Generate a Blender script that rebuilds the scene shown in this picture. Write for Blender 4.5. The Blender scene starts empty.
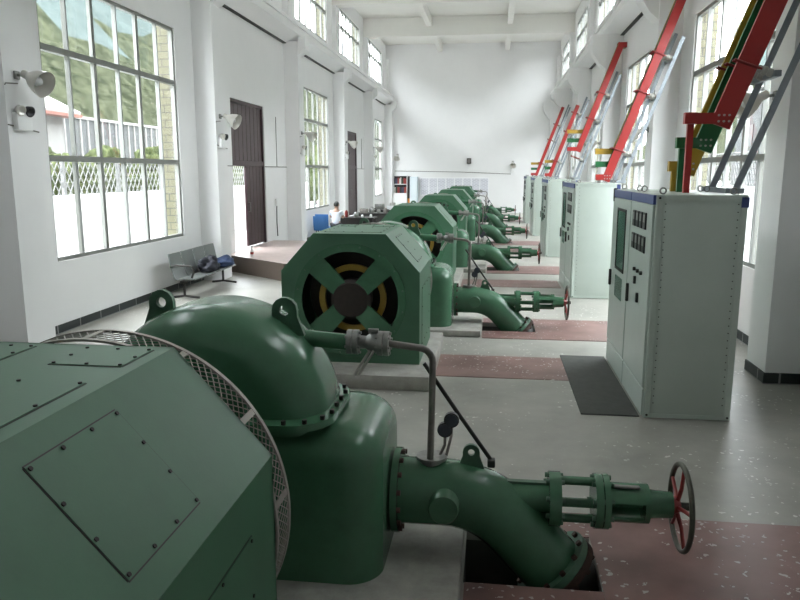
import bpy, bmesh, math, random
from mathutils import Vector, Matrix
random.seed(7)
PI = math.pi
C = bpy.context.scene.collection
SC = bpy.context.scene

# ------------------------------------------------------------------ helpers
class MB:
    """collects shapes; build() links them as ONE mesh object"""
    def __init__(s):
        s.v = []; s.f = []; s.mi = []; s.cur = 0
    def add(s, vs, fs, M=None):
        n = len(s.v)
        for p in vs:
            p = Vector(p)
            if M is not None: p = M @ p
            s.v.append(p)
        for f in fs:
            s.f.append([n + i for i in f]); s.mi.append(s.cur)
        return s
    def box(s, x0, x1, y0, y1, z0, z1, M=None):
        vs = [(x0,y0,z0),(x1,y0,z0),(x1,y1,z0),(x0,y1,z0),(x0,y0,z1),(x1,y0,z1),(x1,y1,z1),(x0,y1,z1)]
        return s.add(vs, [(0,3,2,1),(4,5,6,7),(0,1,5,4),(1,2,6,5),(2,3,7,6),(3,0,4,7)], M)
    def bbox(s, x0, x1, y0, y1, z0, z1, b=0.01, seg=2, M=None):
        bm = bmesh.new()
        bmesh.ops.create_cube(bm, size=1)
        for v in bm.verts:
            v.co = Vector((x0+(v.co.x+.5)*(x1-x0), y0+(v.co.y+.5)*(y1-y0), z0+(v.co.z+.5)*(z1-z0)))
        bmesh.ops.bevel(bm, geom=bm.edges[:], offset=b, segments=seg, affect='EDGES', profile=.5)
        return s.bm(bm, M)
    def bm(s, bm, M=None):
        bm.verts.index_update()
        s.add([v.co.copy() for v in bm.verts], [[v.index for v in f.verts] for f in bm.faces], M)
        bm.free(); return s
    def cyl(s, p0, p1, r0, r1=None, n=16, caps=True):
        return s.tube([p0, p1], [r0, r0 if r1 is None else r1], n, caps)
    def tube(s, pts, r, n=12, caps=True, closed=False):
        pts = [Vector(p) for p in pts]; m = len(pts)
        rs = r if isinstance(r, (list, tuple)) else [r]*m
        nv = None; vs = []; fs = []
        for i, p in enumerate(pts):
            if closed: t = pts[(i+1) % m] - pts[i-1]
            else: t = pts[min(i+1, m-1)] - pts[max(i-1, 0)]
            if t.length < 1e-9: t = Vector((0,0,1))
            t.normalize()
            if nv is None:
                nv = t.orthogonal().normalized()
            else:
                nv = (nv - t*nv.dot(t))
                if nv.length < 1e-6: nv = t.orthogonal()
                nv.normalize()
            b = t.cross(nv)
            for k in range(n):
                a = 2*PI*k/n
                vs.append(p + (nv*math.cos(a) + b*math.sin(a))*rs[i])
        mm = m if closed else m-1
        for i in range(mm):
            j = (i+1) % m
            for k in range(n):
                k2 = (k+1) % n
                fs.append((i*n+k, i*n+k2, j*n+k2, j*n+k))
        if caps and not closed:
            fs.append(tuple(range(n-1, -1, -1))); fs.append(tuple((m-1)*n+k for k in range(n)))
        return s.add(vs, fs)
    def torus(s, c, axis, R, r, n=36, k=10, a0=0, a1=2*PI):
        ax = Vector(axis).normalized(); u = ax.orthogonal().normalized()
        if abs(ax.y) > .9: u = Vector((1,0,0))
        w = ax.cross(u); c = Vector(c)
        full = abs(a1-a0-2*PI) < 1e-6
        cnt = n if full else n+1
        pts = [c + (u*math.cos(a0+(a1-a0)*i/n) + w*math.sin(a0+(a1-a0)*i/n))*R for i in range(cnt)]
        return s.tube(pts, r, k, True, full)
    def lathe(s, prof, o, axis, n=24):
        """prof: (radius, height) list along axis from o"""
        ax = Vector(axis).normalized(); u = ax.orthogonal().normalized(); w = ax.cross(u); o = Vector(o)
        vs = []; fs = []; m = len(prof)
        for r, h in prof:
            for k in range(n):
                a = 2*PI*k/n; vs.append(o + ax*h + (u*math.cos(a)+w*math.sin(a))*max(r, 1e-4))
        for i in range(m-1):
            for k in range(n):
                k2 = (k+1) % n; fs.append((i*n+k, i*n+k2, (i+1)*n+k2, (i+1)*n+k))
        fs.append(tuple(range(n-1, -1, -1))); fs.append(tuple((m-1)*n+k for k in range(n)))
        return s.add(vs, fs)
    def prism(s, poly, f, a0, a1):
        """poly: 2-D points; f(p, a) -> 3-D"""
        n = len(poly)
        vs = [f(p, a0) for p in poly] + [f(p, a1) for p in poly]
        fs = [tuple(range(n-1, -1, -1)), tuple(range(n, 2*n))]
        for i in range(n):
            j = (i+1) % n; fs.append((i, j, n+j, n+i))
        return s.add(vs, fs)
    def annulus(s, c, r0, r1, y0, y1, n=48):
        """flat ring about an axis along Y"""
        cx, cz = c; vs = []; fs = []
        for y in (y0, y1):
            for r in (r0, r1):
                for k in range(n):
                    a = 2*PI*k/n; vs.append((cx+r*math.cos(a), y, cz+r*math.sin(a)))
        A, B, D, E = 0, n, 2*n, 3*n
        for k in range(n):
            j = (k+1) % n
            fs += [(A+k, A+j, B+j, B+k), (D+k, E+k, E+j, D+j), (A+k, D+k, D+j, A+j), (B+k, B+j, E+j, E+k)]
        return s.add(vs, fs)
    def build(s, name, mat, parent=None, smooth=35, origin=None):
        me = bpy.data.meshes.new(name)
        o = bpy.data.objects.new(name, me); C.objects.link(o)
        off = Vector((0,0,0))
        if parent is not None:
            q = parent
            while q is not None:
                off += q.location; q = q.parent
            o.parent = parent
        elif origin is not None:
            off = Vector(origin); o.location = off
        if origin is not None and parent is not None:
            o.location = Vector(origin) - off; off = Vector(origin)
        me.from_pydata([tuple(p - off) for p in s.v], [], s.f)
        mats = mat if isinstance(mat, (list, tuple)) else [mat]
        for m in mats: me.materials.append(m)
        bm = bmesh.new(); bm.from_mesh(me)
        if len(mats) > 1:
            for i, f in enumerate(bm.faces): f.material_index = s.mi[i]
        bmesh.ops.recalc_face_normals(bm, faces=bm.faces[:]); bm.to_mesh(me); bm.free()
        if smooth:
            for p in me.polygons: p.use_smooth = True
            me.set_sharp_from_angle(angle=math.radians(smooth))
        return o

def thing(name, label, cat, loc, group=None):
    o = bpy.data.objects.new(name, None); C.objects.link(o)
    o.empty_display_size = .1
    o.location = loc; o['label'] = label; o['category'] = cat
    if group: o['group'] = group
    return o
def tag(o, label, cat, group=None, kind=None):
    o['label'] = label; o['category'] = cat
    if group: o['group'] = group
    if kind: o['kind'] = kind
    return o
def struct(o, label=None, cat=None):
    o['kind'] = 'structure'
    if label: o['label'] = label
    if cat: o['category'] = cat
    return o
def copy_tree(o, parent=None, skip=()):
    c = o.copy(); C.objects.link(c)
    if parent is not None: c.parent = parent
    for ch in list(o.children):
        if not any(ch.name.startswith(n) for n in skip): copy_tree(ch, c, skip)
    return c

# ------------------------------------------------------------------ materials
def nodes(name):
    m = bpy.data.materials.new(name); m.use_nodes = True
    nt = m.node_tree
    return m, nt, nt.nodes['Principled BSDF']
def mat(name, col, rough=.5, metal=0, spec=.5, var=.0, vscale=6, bump=0, bscale=40, dark=None, rvar=0):
    m, nt, b = nodes(name)
    b.inputs['Base Color'].default_value = (*col, 1); b.inputs['Roughness'].default_value = rough
    b.inputs['Metallic'].default_value = metal; b.inputs['Specular IOR Level'].default_value = spec
    L = nt.links
    tc = nt.nodes.new('ShaderNodeTexCoord')
    if var or rvar:
        n = nt.nodes.new('ShaderNodeTexNoise'); n.inputs['Scale'].default_value = vscale; n.inputs['Detail'].default_value = 6
        n.inputs['Roughness'].default_value = .65
        L.new(tc.outputs['Object'], n.inputs['Vector'])
        if var:
            r = nt.nodes.new('ShaderNodeValToRGB')
            r.color_ramp.elements[0].position = .3; r.color_ramp.elements[1].position = .7
            d = dark or tuple(c*(1-var) for c in col)
            r.color_ramp.elements[0].color = (*d, 1); r.color_ramp.elements[1].color = (*[min(1, c*(1+var*.6)) for c in col], 1)
            L.new(n.outputs['Fac'], r.inputs['Fac']); L.new(r.outputs['Color'], b.inputs['Base Color'])
        if rvar:
            mr = nt.nodes.new('ShaderNodeMapRange'); mr.inputs['To Min'].default_value = rough-rvar; mr.inputs['To Max'].default_value = rough+rvar
            L.new(n.outputs['Fac'], mr.inputs['Value']); L.new(mr.outputs['Result'], b.inputs['Roughness'])
    if bump:
        n2 = nt.nodes.new('ShaderNodeTexNoise'); n2.inputs['Scale'].default_value = bscale; n2.inputs['Detail'].default_value = 4
        bp = nt.nodes.new('ShaderNodeBump'); bp.inputs['Strength'].default_value = bump; bp.inputs['Distance'].default_value = .01
        L.new(tc.outputs['Object'], n2.inputs['Vector']); L.new(n2.outputs['Fac'], bp.inputs['Height']); L.new(bp.outputs['Normal'], b.inputs['Normal'])
    return m
def glass(name, tint=(.96,.965,.96), gl=.07):
    m = bpy.data.materials.new(name); m.use_nodes = True; nt = m.node_tree
    nt.nodes.remove(nt.nodes['Principled BSDF'])
    t = nt.nodes.new('ShaderNodeBsdfTransparent'); t.inputs['Color'].default_value = (*tint, 1)
    g = nt.nodes.new('ShaderNodeBsdfGlossy'); g.inputs['Roughness'].default_value = .03
    x = nt.nodes.new('ShaderNodeMixShader'); x.inputs['Fac'].default_value = gl
    nt.links.new(t.outputs[0], x.inputs[1]); nt.links.new(g.outputs[0], x.inputs[2])
    nt.links.new(x.outputs[0], nt.nodes['Material Output'].inputs['Surface'])
    return m

M = {}
M['green']   = mat('green_paint', (.060,.158,.090), .25, 0, .5, .16, 3.5, .03, 60, rvar=.06)
M['greenh']  = mat('green_sheet_paint', (.058,.146,.086), .45, 0, .35, .14, 2.5, .03, 90, rvar=.06)
M['greend']  = mat('green_flange_paint', (.050,.125,.074), .42, 0, .5, .2, 12)
M['bolt']    = mat('dark_bolt', (.02,.018,.016), .5, .5)
M['rust']    = mat('rusty_bolt', (.06,.028,.02), .7, .2, var=.4, vscale=30)
M['galv']    = mat('grey_steel', (.28,.28,.27), .42, .7, var=.25, vscale=20)
M['pipe']    = mat('grey_painted_pipe', (.20,.185,.17), .45, .2, var=.2, vscale=20)
M['dark']    = mat('dark_steel', (.035,.033,.03), .5, .4, var=.2)
M['mesh']    = mat('mesh_wire', (.30,.28,.25), .55, .3)
M['yellow']  = mat('yellow_paint', (.42,.26,.03), .45, var=.2)
M['rotor']   = mat('dark_winding', (.022,.014,.011), .6, var=.4, vscale=10)
M['black']   = mat('black_plastic', (.012,.012,.013), .4)
M['wall']    = mat('white_wall_paint', (.81,.805,.81), .65, 0, .3, .025, .9, .03, 15)
M['ceil']    = mat('white_ceiling_paint', (.78,.765,.73), .8, 0, .2, .03, .8)
M['frame']   = mat('grey_window_frame', (.23,.235,.22), .45, .2)
M['wframe']  = mat('white_window_bar', (.26,.27,.265), .45)
M['glass']   = glass('window_glass')
M['glassd']  = glass('cabinet_glass', (.62,.74,.70), .12)
M['wood']    = mat('purple_brown_wood', (.055,.028,.032), .4, var=.35, vscale=5)
M['conc']    = mat('plinth_concrete', (.36,.35,.32), .8, var=.28, vscale=5, bump=.2, bscale=25)
M['dialm']   = mat('dark_dial', (.05,.06,.08), .3)
M['pit']     = mat('pit_shade_concrete', (.07,.068,.06), .7, var=.3)  # concrete darkened to stand for the shade deep in the pit
M['cab']     = mat('grey_cabinet_paint', (.44,.50,.455), .42, 0, .5, .05, 2)
M['cabf']    = mat('grey_cabinet_front', (.44,.50,.46), .38, 0, .5, .05, 2)
M['blue']    = mat('blue_strip', (.04,.065,.21), .4)
M['red']     = mat('red_busbar', (.36,.020,.019), .32, var=.12, vscale=3)
M['busg']    = mat('green_busbar', (.008,.12,.035), .35)
M['busy']    = mat('yellow_busbar', (.42,.26,.02), .4)
M['angle']   = mat('blue_grey_angle', (.25,.28,.31), .42, .3, var=.15)
M['insul']   = mat('grey_insulator', (.42,.41,.38), .3)
M['wheelred']= mat('wheel_red', (.22,.02,.018), .4)
M['wheel']   = mat('handwheel_olive', (.075,.075,.055), .4, .2, var=.3, vscale=25)
M['rubber']  = mat('dark_rubber_mat', (.052,.054,.049), .75, var=.25, vscale=9, bump=.2)
M['skin']    = mat('skin', (.42,.25,.18), .5)
M['hair']    = mat('black_hair', (.012,.011,.011), .5)
M['shirt']   = mat('white_shirt', (.78,.80,.86), .8)
M['trouser'] = mat('dark_trousers', (.03,.03,.04), .8)
M['bluepl']  = mat('blue_plastic', (.06,.19,.48), .4)
M['bench']   = mat('grey_perforated_metal', (.22,.235,.23), .4, .6)
M['deskd']   = mat('dark_desk', (.03,.027,.026), .45)
M['white']   = mat('white_plain', (.8,.8,.8), .5)
M['paper']   = mat('paper', (.85,.85,.87), .7)
M['denim']   = mat('denim', (.022,.04,.095), .9, var=.3, vscale=20)
M['jacket']  = mat('dark_jacket', (.012,.013,.022), .8, var=.3, vscale=20)
M['orange']  = mat('orange_paint', (.62,.22,.03), .5)
M['alu']     = mat('lamp_aluminium', (.62,.60,.56), .3, .5)
M['hill']    = None

def flakes(nt, tc, sc, size, keep, mask):
    """small pale chips, scattered where a broad mask is high"""
    L = nt.links
    vo = nt.nodes.new('ShaderNodeTexVoronoi'); vo.inputs['Scale'].default_value = sc; vo.inputs['Randomness'].default_value = 1
    nz = nt.nodes.new('ShaderNodeTexNoise'); nz.inputs['Scale'].default_value = 14; nz.inputs['Detail'].default_value = 3
    add = nt.nodes.new('ShaderNodeVectorMath'); add.operation = 'MULTIPLY_ADD'
    add.inputs[1].default_value = (.12,.12,.12)
    L.new(nz.outputs['Color'], add.inputs[0]); L.new(tc.outputs['Object'], add.inputs[2]); L.new(tc.outputs['Object'], nz.inputs['Vector'])
    L.new(add.outputs['Vector'], vo.inputs['Vector'])
    lt = nt.nodes.new('ShaderNodeMath'); lt.operation = 'LESS_THAN'; lt.inputs[1].default_value = size
    L.new(vo.outputs['Distance'], lt.inputs[0])
    sep = nt.nodes.new('ShaderNodeSeparateColor'); L.new(vo.outputs['Color'], sep.inputs['Color'])
    gt = nt.nodes.new('ShaderNodeMath'); gt.operation = 'GREATER_THAN'; gt.inputs[1].default_value = keep
    L.new(sep.outputs['Red'], gt.inputs[0])
    mk = nt.nodes.new('ShaderNodeTexNoise'); mk.inputs['Scale'].default_value = .7; L.new(tc.outputs['Object'], mk.inputs['Vector'])
    g2 = nt.nodes.new('ShaderNodeMath'); g2.operation = 'GREATER_THAN'; g2.inputs[1].default_value = mask
    L.new(mk.outputs['Fac'], g2.inputs[0])
    m1 = nt.nodes.new('ShaderNodeMath'); m1.operation = 'MULTIPLY'; m2 = nt.nodes.new('ShaderNodeMath'); m2.operation = 'MULTIPLY'
    L.new(lt.outputs[0], m1.inputs[0]); L.new(gt.outputs[0], m1.inputs[1]); L.new(m1.outputs[0], m2.inputs[0]); L.new(g2.outputs[0], m2.inputs[1])
    return m2.outputs[0]
# --- floor concrete: worn grey with pale scuffs
def floor_mat():
    m, nt, b = nodes('worn_concrete_floor'); L = nt.links
    tc = nt.nodes.new('ShaderNodeTexCoord')
    n1 = nt.nodes.new('ShaderNodeTexNoise'); n1.inputs['Scale'].default_value = 1.1; n1.inputs['Detail'].default_value = 8; n1.inputs['Roughness'].default_value = .65
    r1 = nt.nodes.new('ShaderNodeValToRGB')
    e = r1.color_ramp.elements; e[0].position = .3; e[1].position = .72
    e[0].color = (.24,.235,.21,1); e[1].color = (.405,.395,.36,1)
    L.new(tc.outputs['Object'], n1.inputs['Vector']); L.new(n1.outputs['Fac'], r1.inputs['Fac'])
    v = nt.nodes.new('ShaderNodeTexNoise'); v.inputs['Scale'].default_value = 9; v.inputs['Detail'].default_value = 5; v.inputs['Roughness'].default_value = .7
    r2 = nt.nodes.new('ShaderNodeValToRGB'); e = r2.color_ramp.elements; e[0].position = .63; e[1].position = .70
    L.new(tc.outputs['Object'], v.inputs['Vector']); L.new(v.outputs['Fac'], r2.inputs['Fac'])
    mx = nt.nodes.new('ShaderNodeMix'); mx.data_type = 'RGBA'
    mx.inputs['B'].default_value = (.56,.56,.53,1)
    L.new(r2.outputs['Color'], mx.inputs['Factor']); L.new(r1.outputs['Color'], mx.inputs['A'])
    fl_ = flakes(nt, tc, 15, .19, .4, .53)
    m3 = nt.nodes.new('ShaderNodeMix'); m3.data_type = 'RGBA'; m3.inputs['B'].default_value = (.66,.65,.62,1)
    L.new(fl_, m3.inputs['Factor']); L.new(mx.outputs['Result'], m3.inputs['A']); L.new(m3.outputs['Result'], b.inputs['Base Color'])
    b.inputs['Roughness'].default_value = .38; b.inputs['Specular IOR Level'].default_value = .5
    mr = nt.nodes.new('ShaderNodeMapRange'); mr.inputs['To Min'].default_value = .3; mr.inputs['To Max'].default_value = .55
    L.new(n1.outputs['Fac'], mr.inputs['Value']); L.new(mr.outputs['Result'], b.inputs['Roughness'])
    return m
M['floor'] = floor_mat()
def red_floor():
    m, nt, b = nodes('red_floor_paint'); L = nt.links
    tc = nt.nodes.new('ShaderNodeTexCoord')
    n1 = nt.nodes.new('ShaderNodeTexNoise'); n1.inputs['Scale'].default_value = 2.2; n1.inputs['Detail'].default_value = 7
    r1 = nt.nodes.new('ShaderNodeValToRGB'); e = r1.color_ramp.elements; e[0].position = .32; e[1].position = .7
    e[0].color = (.155,.083,.077,1); e[1].color = (.285,.165,.152,1)
    L.new(tc.outputs['Object'], n1.inputs['Vector']); L.new(n1.outputs['Fac'], r1.inputs['Fac'])
    fl_ = flakes(nt, tc, 17, .22, .3, .45)
    mx = nt.nodes.new('ShaderNodeMix'); mx.data_type = 'RGBA'; mx.inputs['B'].default_value = (.5,.46,.43,1)
    L.new(fl_, mx.inputs['Factor']); L.new(r1.outputs['Color'], mx.inputs['A']); L.new(mx.outputs['Result'], b.inputs['Base Color'])
    b.inputs['Roughness'].default_value = .42
    return m
M['redfloor'] = red_floor()
def brick_mat(name, c1, c2, mortar, scale, w=.5, h=.25, msize=.02, axis='YZ'):
    m, nt, b = nodes(name); L = nt.links
    tc = nt.nodes.new('ShaderNodeTexCoord'); sp = nt.nodes.new('ShaderNodeSeparateXYZ'); cb = nt.nodes.new('ShaderNodeCombineXYZ')
    L.new(tc.outputs['Object'], sp.inputs[0])
    if axis == 'YZ':
        ad = nt.nodes.new('ShaderNodeMath'); ad.operation = 'ADD'
        L.new(sp.outputs['X'], ad.inputs[0]); L.new(sp.outputs['Y'], ad.inputs[1]); L.new(ad.outputs[0], cb.inputs['X'])
    else: L.new(sp.outputs['X'], cb.inputs['X'])
    L.new(sp.outputs['Z'], cb.inputs['Y'])
    br = nt.nodes.new('ShaderNodeTexBrick'); L.new(cb.outputs[0], br.inputs['Vector'])
    br.inputs['Color1'].default_value = (*c1,1); br.inputs['Color2'].default_value = (*c2,1); br.inputs['Mortar'].default_value = (*mortar,1)
    br.inputs['Scale'].default_value = scale; br.inputs['Brick Width'].default_value = w; br.inputs['Row Height'].default_value = h; br.inputs['Mortar Size'].default_value = msize
    L.new(br.outputs['Color'], b.inputs['Base Color']); b.inputs['Roughness'].default_value = .6
    return m
M['tile']  = brick_mat('yellow_facade_tile', (.12,.112,.064), (.14,.13,.078), (.045,.043,.033), 1, .30, .15, .010)
M['base']  = brick_mat('dark_marble_skirting', (.016,.022,.022), (.03,.038,.038), (.25,.25,.25), 1, .6, .5, .012)
M['text']  = brick_mat('printed_text_rows', (.33,.33,.37), (.52,.52,.56), (.70,.70,.76), 1, .22, .075, .028, 'X')

# ------------------------------------------------------------------ camera
FPX = 715.0; H = 2.4
th = math.atan(128/FPX); ps = math.atan(94*math.cos(th)/FPX)
cam = bpy.data.cameras.new('camera'); co = bpy.data.objects.new('camera', cam); C.objects.link(co)
co.location = (0, 0, H); co.rotation_euler = (PI/2 - th, 0, ps)
cam.sensor_fit = 'HORIZONTAL'; cam.sensor_width = 36; cam.lens = 36*FPX/800; cam.clip_end = 1000; cam.clip_start = .05
SC.camera = co

# ------------------------------------------------------------------ the setting
XL, XR, YB, YF, ZC = -6.45, 3.6, -3.0, 43.3, 9.7
T = 6.88                                   # spacing of the machine sets
BAY = 6.85
BC = [12.15 + BAY*i for i in range(5)]; BA = [12.15-BAY] + BC     # bay centres; BA adds an unseen bay whose clerestories brighten the foreground
PC = [8.72 + BAY*i for i in range(6)]      # pilaster centres
def cells(holes, a0, a1, b0, b1):
    A = sorted({a0, a1, *[h[0] for h in holes], *[h[1] for h in holes]}); B = sorted({b0, b1, *[h[2] for h in holes], *[h[3] for h in holes]})
    A = [a for a in A if a0 <= a <= a1]; B = [b for b in B if b0 <= b <= b1]
    for i in range(len(A)-1):
        run = None
        for j in range(len(B)-1):
            ca, cb = (A[i]+A[i+1])/2, (B[j]+B[j+1])/2
            inh = any(h[0] < ca < h[1] and h[2] < cb < h[3] for h in holes)
            if inh:
                if run is not None: yield A[i], A[i+1], run, B[j]
                run = None
            elif run is None: run = B[j]
        if run is not None: yield A[i], A[i+1], run, B[-1]

WIN = (2.25, 1.07, 5.25); CLR = (2.25, 7.25, 9.05)
LW = [BC[0], BC[2], BC[4]]                       # left windows; doors in the bays between
LD = [(17.4, 20.0, .4, 4.2), (31.4, 34.0, .4, 4.2)]
RW = BC[:]
def side_holes(ws, doors):
    h = [(c-WIN[0], c+WIN[0], WIN[1], WIN[2]) for c in ws] + [(c-CLR[0], c+CLR[0], CLR[1], CLR[2]) for c in BA] + doors
    return h
for nm, x0, x1, hs in (('wall_left', XL-.2, XL, side_holes(LW, LD)), ('wall_right', XR, XR+.2, side_holes(RW, []))):
    b = MB()
    for y0, y1, z0, z1 in cells(hs, YB, YF+.35, -.3, ZC+.3): b.box(x0, x1, y0, y1, z0, z1)
    struct(b.build(nm, M['wall'], smooth=0))
struct(MB().box(XL-.35, XR+.35, YF, YF+.35, -.3, ZC+.3).build('wall_far', M['wall'], smooth=0))
struct(MB().box(XL-.35, XR+.35, YB-.3, YB, -.3, ZC+.3).build('wall_back', M['wall'], smooth=0))
struct(MB().box(XL-.35, XR+.35, YB-.3, YF+.35, ZC, ZC+.3).build('ceiling', M['ceil'], smooth=0))
# ceiling beams across the hall and two long ribs
for i, y in enumerate(PC[:-1] + [PC[0]-BAY]):
    struct(MB().bbox(XL, XR, y-.25, y+.25, 8.83, ZC, .02).build('ceiling_beam', M['ceil'], smooth=0))
for x in (-3.25, .6):
    struct(MB().bbox(x-.13, x+.13, YB, YF, 9.27, ZC, .02).build('ceiling_rib', M['ceil'], smooth=0))
# pilasters, their corbels, crane beams, upper posts
for side in (-1, 1):
    xw = XL if side < 0 else XR
    xf = -6.0 if side < 0 else 3.14
    for i, y in enumerate(PC + [PC[0]-BAY]):
        y1 = min(y+.3, YF)
        b = MB().box(min(xw, xf), max(xw, xf), y-.3, y1, 0, 6.3)
        struct(b.build('pilaster', M['wall'], smooth=0))
        d = -side                                  # into the hall
        prof = [(0, 5.35), (.18, 5.5), (.36, 5.78), (.40, 6.05), (.40, 6.3), (0, 6.3)] if side > 0 else [(0, 5.9), (.22, 6.1), (.22, 6.45), (0, 6.45)]
        b = MB().prism(prof, lambda p, a: (xf + d*p[0], a, p[1]), y-.24, y1-.06)
        struct(b.build('corbel', M['wall'], smooth=0))
        b = MB().box(min(xw, xw+d*.18), max(xw, xw+d*.18), y-.3, y1, 6.8, 8.83)
        struct(b.build('upper_post', M['wall'], smooth=0))
    d = -side; P = [(0, 6.27), (.11, 6.27), (.45, 6.52), (.45, 6.74), (.5, 6.74), (.5, 6.82), (0, 6.82)]
    b = MB().prism(P, lambda p, a: (xw + d*p[0], a, p[1]), YB, YF)
    struct(b.build('crane_beam', M['wall'], smooth=0))
    # dark strip painting the soffit shade under the beam between pilasters
    for i in range(len(PC)-1):
        b = MB().box(min(xw, xw+d*.1), max(xw, xw+d*.1), PC[i]+.3, PC[i+1]-.3, 6.245, 6.27)
        struct(b.build('trim_soffit_shade', M['dark'], smooth=0))

# floor with one pit per machine set
PIT = (-.13, .68, 3.90, 4.52)
ph = [(PIT[0], PIT[1], PIT[2]+T*k, PIT[3]+T*k) for k in range(6)]
b = MB()
for x0, x1, y0, y1 in cells(ph, XL, XR, YB, YF): b.box(x0, x1, y0, y1, -.06, 0)
struct(b.build('floor', M['floor'], smooth=0))
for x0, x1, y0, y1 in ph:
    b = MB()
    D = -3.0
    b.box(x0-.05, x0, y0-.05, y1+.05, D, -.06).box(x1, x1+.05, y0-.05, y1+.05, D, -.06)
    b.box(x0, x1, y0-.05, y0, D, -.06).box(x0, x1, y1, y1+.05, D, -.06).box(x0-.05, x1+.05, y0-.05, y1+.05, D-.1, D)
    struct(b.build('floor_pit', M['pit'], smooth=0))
# plinths and red painted floor strips
for k in range(6):
    o = T*k
    struct(MB().bbox(-3.0, -.66, .72+o, 2.98+o, 0, .17, .015).build('generator_plinth', M['conc'], smooth=30))
    struct(MB().bbox(-3.0, -.14, 3.45+o, 4.85+o, 0, .1, .02).build('turbine_plinth', M['conc'], smooth=30))
    b = MB(); b.box(-.12, .683, 3.42+o, 3.895+o, 0, .008); struct(b.build('floor_plate', M['redfloor'], smooth=0))
    b = MB(); b.box(.686, 3.0, 3.42+o, 4.87+o, 0, .008); struct(b.build('floor_plate', M['redfloor'], smooth=0))
    b = MB(); b.box(-.12, .683, 4.53+o, 4.87+o, 0, .008); struct(b.build('floor_plate', M['redfloor'], smooth=0))
    if k:
        b = MB(); b.box(-.65, 1.45, 1.36+o, 2.38+o, 0, .006); struct(b.build('floor_plate', M['redfloor'], smooth=0))
# skirting
def skirt(name, *bx):
    b = MB()
    for q in bx: b.box(*q)
    struct(b.build(name, M['base'], smooth=0))
segs = []
edges = [YB] + [v for p in PC for v in (p-.3, min(p+.3, YF))] + [YF]
for i in range(0, len(edges)-1, 2):
    y0, y1 = edges[i], edges[i+1]
    if any(y0 < (dd[0]+dd[1])/2 < y1 for dd in LD):
        dd = [q for q in LD if y0 < (q[0]+q[1])/2 < y1][0]
        segs += [(XL, XL+.02, y0, dd[0]-1.2, 0, .13), (XL, XL+.02, dd[1]+.4, y1, 0, .13)]
    else: segs.append((XL, XL+.02, y0, y1, 0, .13))
skirt('baseboard_left', *segs)
rs = []
for i in range(0, len(edges)-1, 2): rs.append((XR-.02, XR, edges[i], edges[i+1], 0, .13))
for p in PC[:-1]: rs += [(3.12, 3.14, p-.32, p+.3, 0, .13), (3.14, XR, p-.32, p-.3, 0, .13)]
skirt('baseboard_right', *rs)

# windows
def window(n, side, yc, z0, z1, rows, cols=6):
    xw = (XL-.07) if side < 0 else (XR+.07)
    y0, y1 = yc-2.25, yc+2.25
    t = bpy.data.objects.new('window_%d' % n, None); C.objects.link(t); t.location = (xw, yc, z0); struct(t)
    f = MB(); w = MB()
    f.box(xw-.04, xw+.04, y0, y0+.06, z0, z1).box(xw-.04, xw+.04, y1-.06, y1, z0, z1)
    f.box(xw-.04, xw+.04, y0+.06, y1-.06, z0, z0+.06).box(xw-.04, xw+.04, y0+.06, y1-.06, z1-.06, z1)
    for z in rows: f.box(xw-.05, xw+.05, y0+.06, y1-.06, z-.045, z+.045)
    zs = [z0+.06] + [v for z in rows for v in (z-.045, z+.045)] + [z1-.06]
    for i in range(1, cols):
        y = y0 + (y1-y0)*i/cols
        hw = .042 if i % 2 == 0 else .022
        for r in range(0, len(zs), 2):
            f.box(xw-.025, xw+.035, y-hw, y+hw, zs[r], zs[r+1])
            if i % 2: hw = .016; w.box(xw+(.036 if side < 0 else -.05), xw+(.05 if side < 0 else -.026), y-hw, y+hw, zs[r], zs[r+1])
    f.build('window_frame', M['frame'], t, 0); w.build('sash_bar', M['wframe'], t, 0)
    g = MB(); g.box(xw-.004, xw+.004, y0+.05, y1-.05, z0+.05, z1-.05); g.build('window_glass', M['glass'], t, 0)
    # portal to guide daylight sampling
    li = bpy.data.lights.new('daylight_portal', 'AREA'); li.shape = 'RECTANGLE'; li.size = 4.4; li.size_y = z1-z0-.1
    li.cycles.is_portal = True
    lo = bpy.data.objects.new('daylight_portal', li); C.objects.link(lo)
    lo.location = (xw + side*.3, yc, (z0+z1)/2)
    lo.rotation_euler = (PI/2, 0, PI/2 if side > 0 else -PI/2)
n = 0
for c in LW: n += 1; window(n, -1, c, WIN[1], WIN[2], (2.6, 4.18))
for c in RW: n += 1; window(n, 1, c, WIN[1], WIN[2], (2.6, 4.18))
for c in BA: n += 1; window(n, -1, c, CLR[1], CLR[2], (8.36,))  # nearest clerestory is unseen, added to lighten the foreground
for c in BA: n += 1; window(n, 1, c, CLR[1], CLR[2], (8.36,))  # same added unseen window nearest the camera on this side

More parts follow.
